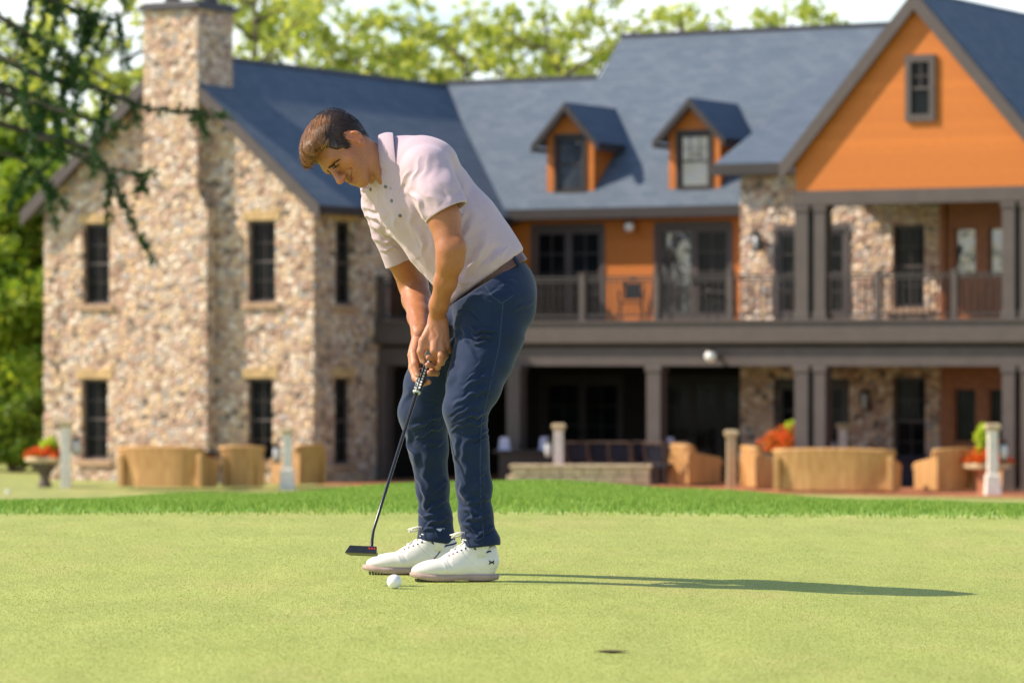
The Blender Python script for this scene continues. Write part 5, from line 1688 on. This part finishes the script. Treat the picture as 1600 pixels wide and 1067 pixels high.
# hem breaks
T.cone(A3(747, 828, 11.50), A3(752, 846, 11.50), .050, .058, .006)
T.cone(A3(680, 824, 11.885), A3(681, 838, 11.885), .050, .060, .006)
T.plane(bc-bn*.014, bn, .004)
cut(T, A3(748, 853, 11.50), nv((.10, 0, -1)), A3(748, 872, 11.50), .075)
cut(T, A3(682, 846, 11.885), nv((-.12, 0, -1)), A3(682, 872, 11.885), .085)
T.cone(A3(749, 842, 11.50), A3(750, 865, 11.50), .046, .049, .002, mode='sub')
T.cone(A3(682, 836, 11.885), A3(682, 862, 11.885), .048, .052, .002, mode='sub')
TV, TF = T.mesh(); TV = relax(TV, TF, 2, .4); TN = vnormals(TV, TF)
random.seed(21)
fl = [
 (728, 466, 800, 452, 3, 1.6), (718, 478, 752, 500, 3, -1.8), (733, 512, 776, 519, 2.6, 3.4), (738, 522, 778, 530, 2.4, 3.2), (730, 530, 768, 538, 2.6, 2.6), (718, 508, 742, 560, 4, 1.8),
 (716, 492, 704, 540, 4, 2.4), (812, 440, 776, 452, 3, 1.4), (832, 476, 796, 480, 3.5, 1.2), (704, 545, 700, 615, 6, 2.2), (768, 556, 742, 625, 8, -1.6),
 (772, 586, 722, 606, 3, 1.8), (764, 606, 702, 632, 3.2, 2.8), (752, 622, 700, 650, 3, -2.0), (766, 640, 712, 664, 2.8, 2.8), (764, 654, 704, 672, 2.6, 2.4),
 (768, 668, 724, 690, 2.8, 2.8), (766, 682, 738, 692, 2.4, 1.8), (708, 676, 716, 730, 4, 2.2), (724, 690, 728, 770, 5, 2.0), (742, 706, 756, 790, 6, 1.6), (716, 742, 736, 800, 4, 2.6),
 (766, 770, 730, 792, 3.4, 2.6), (718, 792, 742, 812, 3, 2.8), (768, 800, 728, 816, 2.8, 3.2), (720, 818, 752, 830, 2.6, 3.4), (772, 824, 736, 838, 2.6, 3.0), (722, 838, 760, 842, 2.2, 2.4),
 (640, 600, 628, 640, 5, 1.6), (690, 652, 632, 668, 3, 2.4), (694, 668, 650, 684, 2.8, 2.8), (692, 688, 664, 700, 2.6, 2.2), (636, 672, 650, 730, 4, 2.6), (664, 700, 668, 790, 6, 2.2),
 (690, 716, 696, 800, 6, 1.6), (650, 740, 672, 800, 4, 2.6), (698, 752, 668, 772, 3, 2.2), (702, 782, 668, 800, 3, 2.8), (652, 796, 684, 812, 2.8, 3.2), (706, 806, 660, 824, 2.8, 3.2), (652, 824, 690, 834, 2.4, 2.8)]
for _ in range(34):
    leg = random.random() < .55
    y = random.uniform(540, 835); cx = (750 if y < 620 else 738) if leg else (680 if y < 620 else 674)
    L_ = random.uniform(8, 22); a = random.choice((-1, -1, 1))*random.uniform(.2, .9); x0 = cx+random.uniform(-18, 18)
    fl.append((x0-L_*.5, y-a*L_*.5, x0+L_*.5, y+a*L_*.5, random.uniform(1.6, 3), random.uniform(-1.2, 1.5)))
TV = folds(TV, TN, fl, 1.9)
TV = TV+TN*(wnoise(TV, (34, 34, 40), 9)*.0018)[:, None]
m = Nodes('navy_chino_cloth', .82, .3)
tw = m.n('ShaderNodeTexWave', Scale=160.0); tw.bands_direction = 'DIAGONAL'; m.l(m.co, tw.inputs['Vector'])
m.col(m.mix(m.noise(14, 5, .65), (.0036, .012, .043), (.0075, .025, .076)))
m.bump(m.noise(500, 3), .3, .0008)
m.b.inputs['Sheen Weight'].default_value = .18; m.b.inputs['Sheen Roughness'].default_value = .45
M['navy_cloth'] = m.mat
trousers = finish('trousers', TV-PO, TF, M['navy_cloth'], person)
tt = bvh(TV, TF)
g = simple('navy_seam_thread', (.025, .05, .11), .8, .2, 60); M['seam'] = g
def seam(path, w=1.4, mat='seam', par=None, name='seam', off=.0006): drape(tt, path, w, name, M[mat], par or trousers, off=off, n=40)
seam([(758, 446), (768, 462), (784, 474)], name='pocket_seam')
seam([(784, 474), (802, 462)], name='pocket_seam')
seam([(786, 474), (780, 540), (764, 610), (752, 660), (750, 730), (752, 800), (756, 840)], 1.2, name='side_seam')
# belt, loop
Bt = Vol((-.25, 11.38, .80), (.12, 11.92, 1.10), .0022)
Bt.cone(bc-bn*.03, bc+bn*.03, .1245, .1225, 0, flat=(lat, 1.135))
Bt.plane(bc+bn*.016, bn); Bt.plane(bc-bn*.018, -bn)
BV, BF = Bt.mesh(); BV = relax(BV, BF, 1, .3)
M['belt'] = simple('brown_leather', (.115, .045, .030), .45, .3, 18, .3)
belt = finish('belt', BV-PO, BF, M['belt'], person)
tbelt = bvh(BV, BF)
p, n_ = cast(tbelt, 804, 405)
if p is not None:
    mb = MB(); t_ = bn; s_ = nv(np.cross(bn, n_)); c = p+n_*.001-PO
    lo = [c-t_*.026-s_*.006, c-t_*.026+s_*.006, c-t_*.026+s_*.006+n_*.004, c-t_*.026-s_*.006+n_*.004]
    mb.hexa([tuple(x) for x in lo], [tuple(x+t_*.052) for x in lo]); mb.build('belt_loop', M['navy_cloth'], trousers, bevel=.001)
# ---------- shoes and socks
M['shoe'] = simple('white_shoe_leather', (.74, .71, .66), .42, .06, 14, .06)
M['sole'] = simple('dusty_pink_sole', (.40, .29, .25), .7, .15, 30, .15)
M['navy_trim'] = simple('navy_shoe_lining', (.012, .025, .10), .6, .2, 30)
M['lace'] = simple('white_lace', (.78, .75, .70), .7, .08, 60)
M['spike'] = simple('dark_green_spikes', (.04, .055, .03), .7, .4, 60)
M['eyelet'] = simple('rusty_red_eyelet', (.42, .09, .06), .4, .2, 60)
M['sock'] = simple('white_sock', (.70, .70, .74), .9, .05, 60, .2)
def shoe(heel, ang, L_, label, logo, lace_dir=1):
    """local: x forwards from the heel, y to the camera side, z up; heel = world position of the heel's ground point"""
    heel = np.array(heel, float); fx = np.array([-math.cos(ang), -math.sin(ang), 0]); fy = np.array([math.sin(ang), -math.cos(ang), 0]); fz = np.array([0, 0, 1.])
    k = L_/.28
    R = np.stack([fx, fy, fz])
    P = lambda x, y, z: heel+fx*x*k+fy*y+fz*z
    v = Vol(heel+np.array([-.33, -.12, -.0]), heel+np.array([.05, .12, .16]), .002)
    v.ell(P(.042, 0, .050), (.036, .0335, .046), R, .02)
    v.ell(P(.100, 0, .048), (.065, .034, .042), R, .025)
    v.ell(P(.175, .002, .037), (.070, .0415, .030), R, .025)
    v.ell(P(.225, .0, .032), (.050, .036, .023), R, .02)
    v.cone(P(.085, 0, .090), P(.150, 0, .056), .031, .027, .02, flat=(fy, .95))
    v.cone(P(.028, 0, .060), P(.030, 0, .088), .029, .026, .015)
    v.cone(P(.095, 0, .100), P(.100, 0, .112), .023, .020, .012, flat=(fx, .6))
    v.op(lambda Q: (Q@fz-heel[2])-.016, heel-.4, heel+.4, .004, 'sub')
    # opening
    v.cone(P(.055, 0, .085), P(.060, 0, .16), .0255, .030, .006, flat=(fx, 1.35), mode='sub')
    Vv, Ff = v.mesh(); Vv = relax(Vv, Ff, 1, .3); Nn = vnormals(Vv, Ff)
    ql = (Vv-heel)@R.T; ql[:, 0] /= k
    # panel seams pressed in, toe creases
    def line(x0, z0, x1, z1, w, a):
        A, B_ = np.array([x0, z0]), np.array([x1-x0, z1-z0]); t = np.clip(((ql[:, [0, 2]]-A)@B_)/B_.dot(B_), 0, 1)
        d = np.linalg.norm(ql[:, [0, 2]]-A-t[:, None]*B_, axis=1); return a*np.exp(-(d/w)**2)
    D = line(.115, .085, .062, .032, .0022, -.0014)+line(.062, .032, .0, .034, .0022, -.0010)+line(.165, .062, .150, .035, .004, -.0012)+line(.180, .055, .168, .030, .004, .0012)+line(.150, .060, .110, .040, .006, .0010)
    Vv = Vv+Nn*D[:, None]
    up = finish('shoe', Vv-PO, Ff, M['shoe'], person); up['label'] = label
    # sole
    n = 48; outl = []
    for i in range(n):
        t = 2*math.pi*i/n; x = .5-.5*math.cos(t); w = np.interp(x, [0, .05, .15, .35, .6, .75, .9, .97, 1], [0.0, .022, .034, .033, .040, .043, .034, .020, .0])
        outl.append((x*.282-.001, w*(1 if t < math.pi else -1)))
    mb = MB(); vs = []
    prof = [(.0, .90), (.003, 1.0), (.013, 1.03), (.0195, .985)]
    for z, s_ in prof:
        for x, y in outl:
            lift = max(0, (x-.19)/.09)**2*.010
            vs.append(tuple(P((x-.14)*s_+.14, y*s_, z+lift+ (.003 if z == 0 and .10 < x < .14 else 0))-PO))
    fs = [tuple(range(n))[::-1]]+[(j*n+i, j*n+(i+1) % n, (j+1)*n+(i+1) % n, (j+1)*n+i) for j in range(3) for i in range(n)]+[tuple(range(3*n, 4*n))]
    mb.add(vs, fs); mb.build('sole', M['sole'], up, smooth=True)
    mb = MB(); rs_ = random.Random(4)
    for x in np.linspace(.185, .262, 10):
        w = np.interp(x/.28, [.6, .75, .9, 1], [.036, .038, .028, .01])
        for y in (w, -w, w*.3):
            c = P(x, y, 0); mb.tube([tuple(c-PO+np.array([0, 0, .006])), tuple(c-PO+np.array([0, 0, -.003]))], [.0035, .002], 5)
    mb.build('spike_row', M['spike'], up)
    tr_ = bvh(Vv, Ff)
    def near(x, y, z): 
        p = tr_.find_nearest(Vector(P(x, y, z))); return np.array(p[0]), np.array(p[1])
    # navy collar lining
    mb = MB(); pts = []
    for a in np.linspace(0, 2*math.pi, 26):
        x = .056+.043*math.cos(a); y = .030*math.sin(a); z = .089+.020*max(0, math.cos(a))-.006*abs(math.sin(a))+.004*max(0, -math.cos(a))
        p, n_ = near(x, y, z); pts.append(tuple(p+np.array([0, 0, .001])-PO))
    mb.tube(pts, .0028, 6, cap=False); mb.build('collar_lining', M['navy_trim'], up, smooth=True)
    # laces
    for i, x in enumerate((.108, .122, .136, .150, .163)):
        pts = []
        for y in np.linspace(-.022, .022, 9):
            p, n_ = near(x+.005*y/.02*(1 if i % 2 else -1), y, .12); pts.append(tuple(p+n_*.002-PO))
        MB().tube(pts, .0022, 6).build('lace', M['lace'], up, smooth=True)
        for s_ in (-1, 1):
            p, n_ = near(x, s_*.0245, .10-.3*(x-.1)); e = MB().sphere((0, 0, 0), .0028, 8, 6).build('eyelet', M['eyelet'] if i > 2 else M['navy_trim'], up, smooth=True); e.location = Vector(p-PO)
    # bow loops
    c, n_ = near(.104, 0, .13); c = c+n_*.003
    for s_, l in ((-1, .035), (1, .045)):
        pts = [c, c+fy*.018*s_+fz*.012+fx*.006, c+fy*.028*s_+fz*.008+fx*l*.7, c+fy*.020*s_-fz*.004+fx*l, c+fy*.010*s_+fx*.012]
        MB().tube([tuple(p-PO) for p in pts], .0019, 6).build('lace', M['lace'], up, smooth=True)
        pts = [c, c+fx*.022+fy*.008*s_+fz*.010, c+fx*.045+fy*.018*s_+fz*.002]
        MB().tube([tuple(p-PO) for p in pts], .0017, 6).build('lace', M['lace'], up, smooth=True)
    # navy stripe on the quarter
    pts = []
    for t in np.linspace(0, 1, 8):
        p, n_ = near(.050+.030*t if not logo else .02, .040, .082-.045*t); pts.append(tuple(p+n_*.0006-PO))
    if not logo: MB().tube(pts, .0019, 5).build('side_stripe', M['navy_trim'], up, smooth=True)
    if logo:
        # the maker's mark: two interlocked arcs near the heel
        mb = MB()
        for s_ in (-1, 1):
            pts = []
            for t in np.linspace(-1, 1, 11):
                x = .021+t*.0105; z = .056+s_*(.0072-.0095*(1-abs(t)**2.2)*1.0)
                p, n_ = near(x, .045, z); pts.append(p+n_*.0008-PO)
            mb.tube([tuple(p) for p in pts], [.0016, .0020, .0017, .0015, .0014, .0014, .0014, .0015, .0017, .0020, .0016], 6)
        mb.build('logo', M['black'], up, smooth=True)
    # sock
    mb = MB(); c = P(.058, 0, .07)-PO; d = P(.060, 0, .14)-PO
    mb.tube([tuple(c), tuple((c+d)/2), tuple(d)], [.034, .034, .036], 16); mb.build('sock', M['sock'], up, smooth=True)
    return up
gzf = lambda x, y: float(gz(x, y))+.004
hx = A3(778, 905, 11.50)
shoe((hx[0], 11.50, gzf(hx[0], 11.5)+.003), math.radians(8), .262, 'near white shoe with a black mark on the heel', True)
hx = A3(716, 895, 11.87)
shoe((hx[0], 11.87, gzf(hx[0], 11.87)+.003), math.radians(4), .292, 'far white shoe with a navy side stripe', False)

# ---------- putter
put = tag(empty('golf_putter', tuple(A3(583, 840, 11.29))), 'black putter with a black and white grip, held low by the golfer', 'putter')
PU = A3(583, 840, 11.29)
hos = A3(583.5, 828, 11.29); tip = A3(580.5, 851, 11.275)
MB().tube([tuple(gb-PU-ga*.01), tuple(hos-PU), tuple((hos*.6+tip*.4)-PU), tuple(tip-PU)], [.0058, .0046, .0045, .0045], 12).build('shaft', simple('black_shaft', (.018, .019, .022), .25, .1, 30), put, smooth=True)
g = Nodes('black_rubber_grip', .6, .4); g.col((.020, .021, .022)); g.bump(g.noise(300, 2), .3, .001); M['grip'] = g.mat
# pistol grip with a flat front
pts = [gt-ga*.02, G_(.1), G_(.5), G_(.85), G_(1.0)]
grip = MB(); n = 14
fr = nv(np.cross(ga, np.cross(np.array([-.35, -1., 0]), ga)))   # flat side faces the golfer's front
sd = nv(np.cross(ga, fr)); vs = []; rad = [.0155, .0150, .0145, .0130, .0115]
for p, r_ in zip(pts, rad):
    for i in range(n):
        t = 2*math.pi*i/n; a, b = math.cos(t), math.sin(t); b = min(b, .55)
        vs.append(tuple(p-PU+sd*a*r_+fr*b*r_))
fs = [(j*n+i, j*n+(i+1) % n, (j+1)*n+(i+1) % n, (j+1)*n+i) for j in range(4) for i in range(n)]+[tuple(range(n)), tuple(range(4*n, 5*n))[::-1]]
grip.add(vs, fs); gr = grip.build('grip', M['grip'], put, bevel=0)
MB().tube([tuple(gb-PU-ga*.002), tuple(gb-PU+ga*.003)], [.0128, .0105], 14).build('grip_cap', simple('pale_grip_end', (.55, .56, .55), .4, .1, 30), gr)
# white lettering blocks and side bars on the lower grip
M['grip_white'] = simple('white_grip_print', (.68, .69, .68), .5, .1, 30)
mb = MB()
w0 = fr*.0082
def gl(t, off, l, w):   # a raised patch on the flat face
    c = G_(t)-PU+fr*(.0078-.0015*t)+sd*off
    lo = [c-ga*l/2-sd*w/2, c+ga*l/2-sd*w/2, c+ga*l/2+sd*w/2, c-ga*l/2+sd*w/2]
    mb.hexa([tuple(x-fr*.001) for x in lo], [tuple(x+fr*.0009) for x in lo])
rs_ = random.Random(2)
for i in range(11):
    gl(.52+.042*i, -.0062, .0062, .0055); 
for i in range(6):
    gl(.60+.07*i, .0058, .0030, .0080); gl(.625+.07*i, .0030, .0095, .0022)
mb.build('grip_print', M['grip_white'], gr)
# head: wide blade with a flange, black, three red dots
hc = A3(566.5, 861, 11.27)
hd = MB()
# long axis across the picture, face towards the ball (towards the camera and down)
ex = nv(A3(590, 861, 11.27)-A3(543, 859, 11.285)); ey = nv(np.array([ .25, -1., 0.22])-ex*np.dot(np.array([.25, -1., .22]), ex)); ez = nv(np.cross(ex, ey)); ez = ez if ez[2] > 0 else -ez
def hb(x, y, z): return tuple(hc-PU+ex*x+ey*y+ez*z)
hd.prism([hb(-.034, .030, .011), hb(.046, .030, .011), hb(.047, .030, -.011), hb(-.047, .030, -.011)], tuple(-ey*.012))
hd.prism([hb(-.033, .0179, -.002), hb(.045, .0179, -.002), hb(.046, .0179, -.011), hb(-.046, .0179, -.011)], tuple(-ey*.022))
hd.prism([hb(-.038, -.0042, .004), hb(.040, -.0042, .004), hb(.041, -.0042, -.011), hb(-.041, -.0042, -.011)], tuple(-ey*.012))
hd.tube([hb(.030, .022, .008), hb(.030, .020, .026), tuple(tip-PU)], [.0055, .0052, .0050], 10)
M['blackhead'] = simple('black_anodised_head', (.020, .023, .030), .35, .2, 30, 0, metal=.3)
h = hd.build('head', M['blackhead'], put, bevel=.0015)
M['red'] = simple('red_paint_dot', (.60, .02, .03), .4, .1, 30)
for i in range(3):
    c = np.array(hb(.026+.0075*i, .0303, .004)); MB().tube([tuple(c-ey*.0005), tuple(c+ey*.0008)], [.0028, .0028], 10).build('dot', M['red'], h)
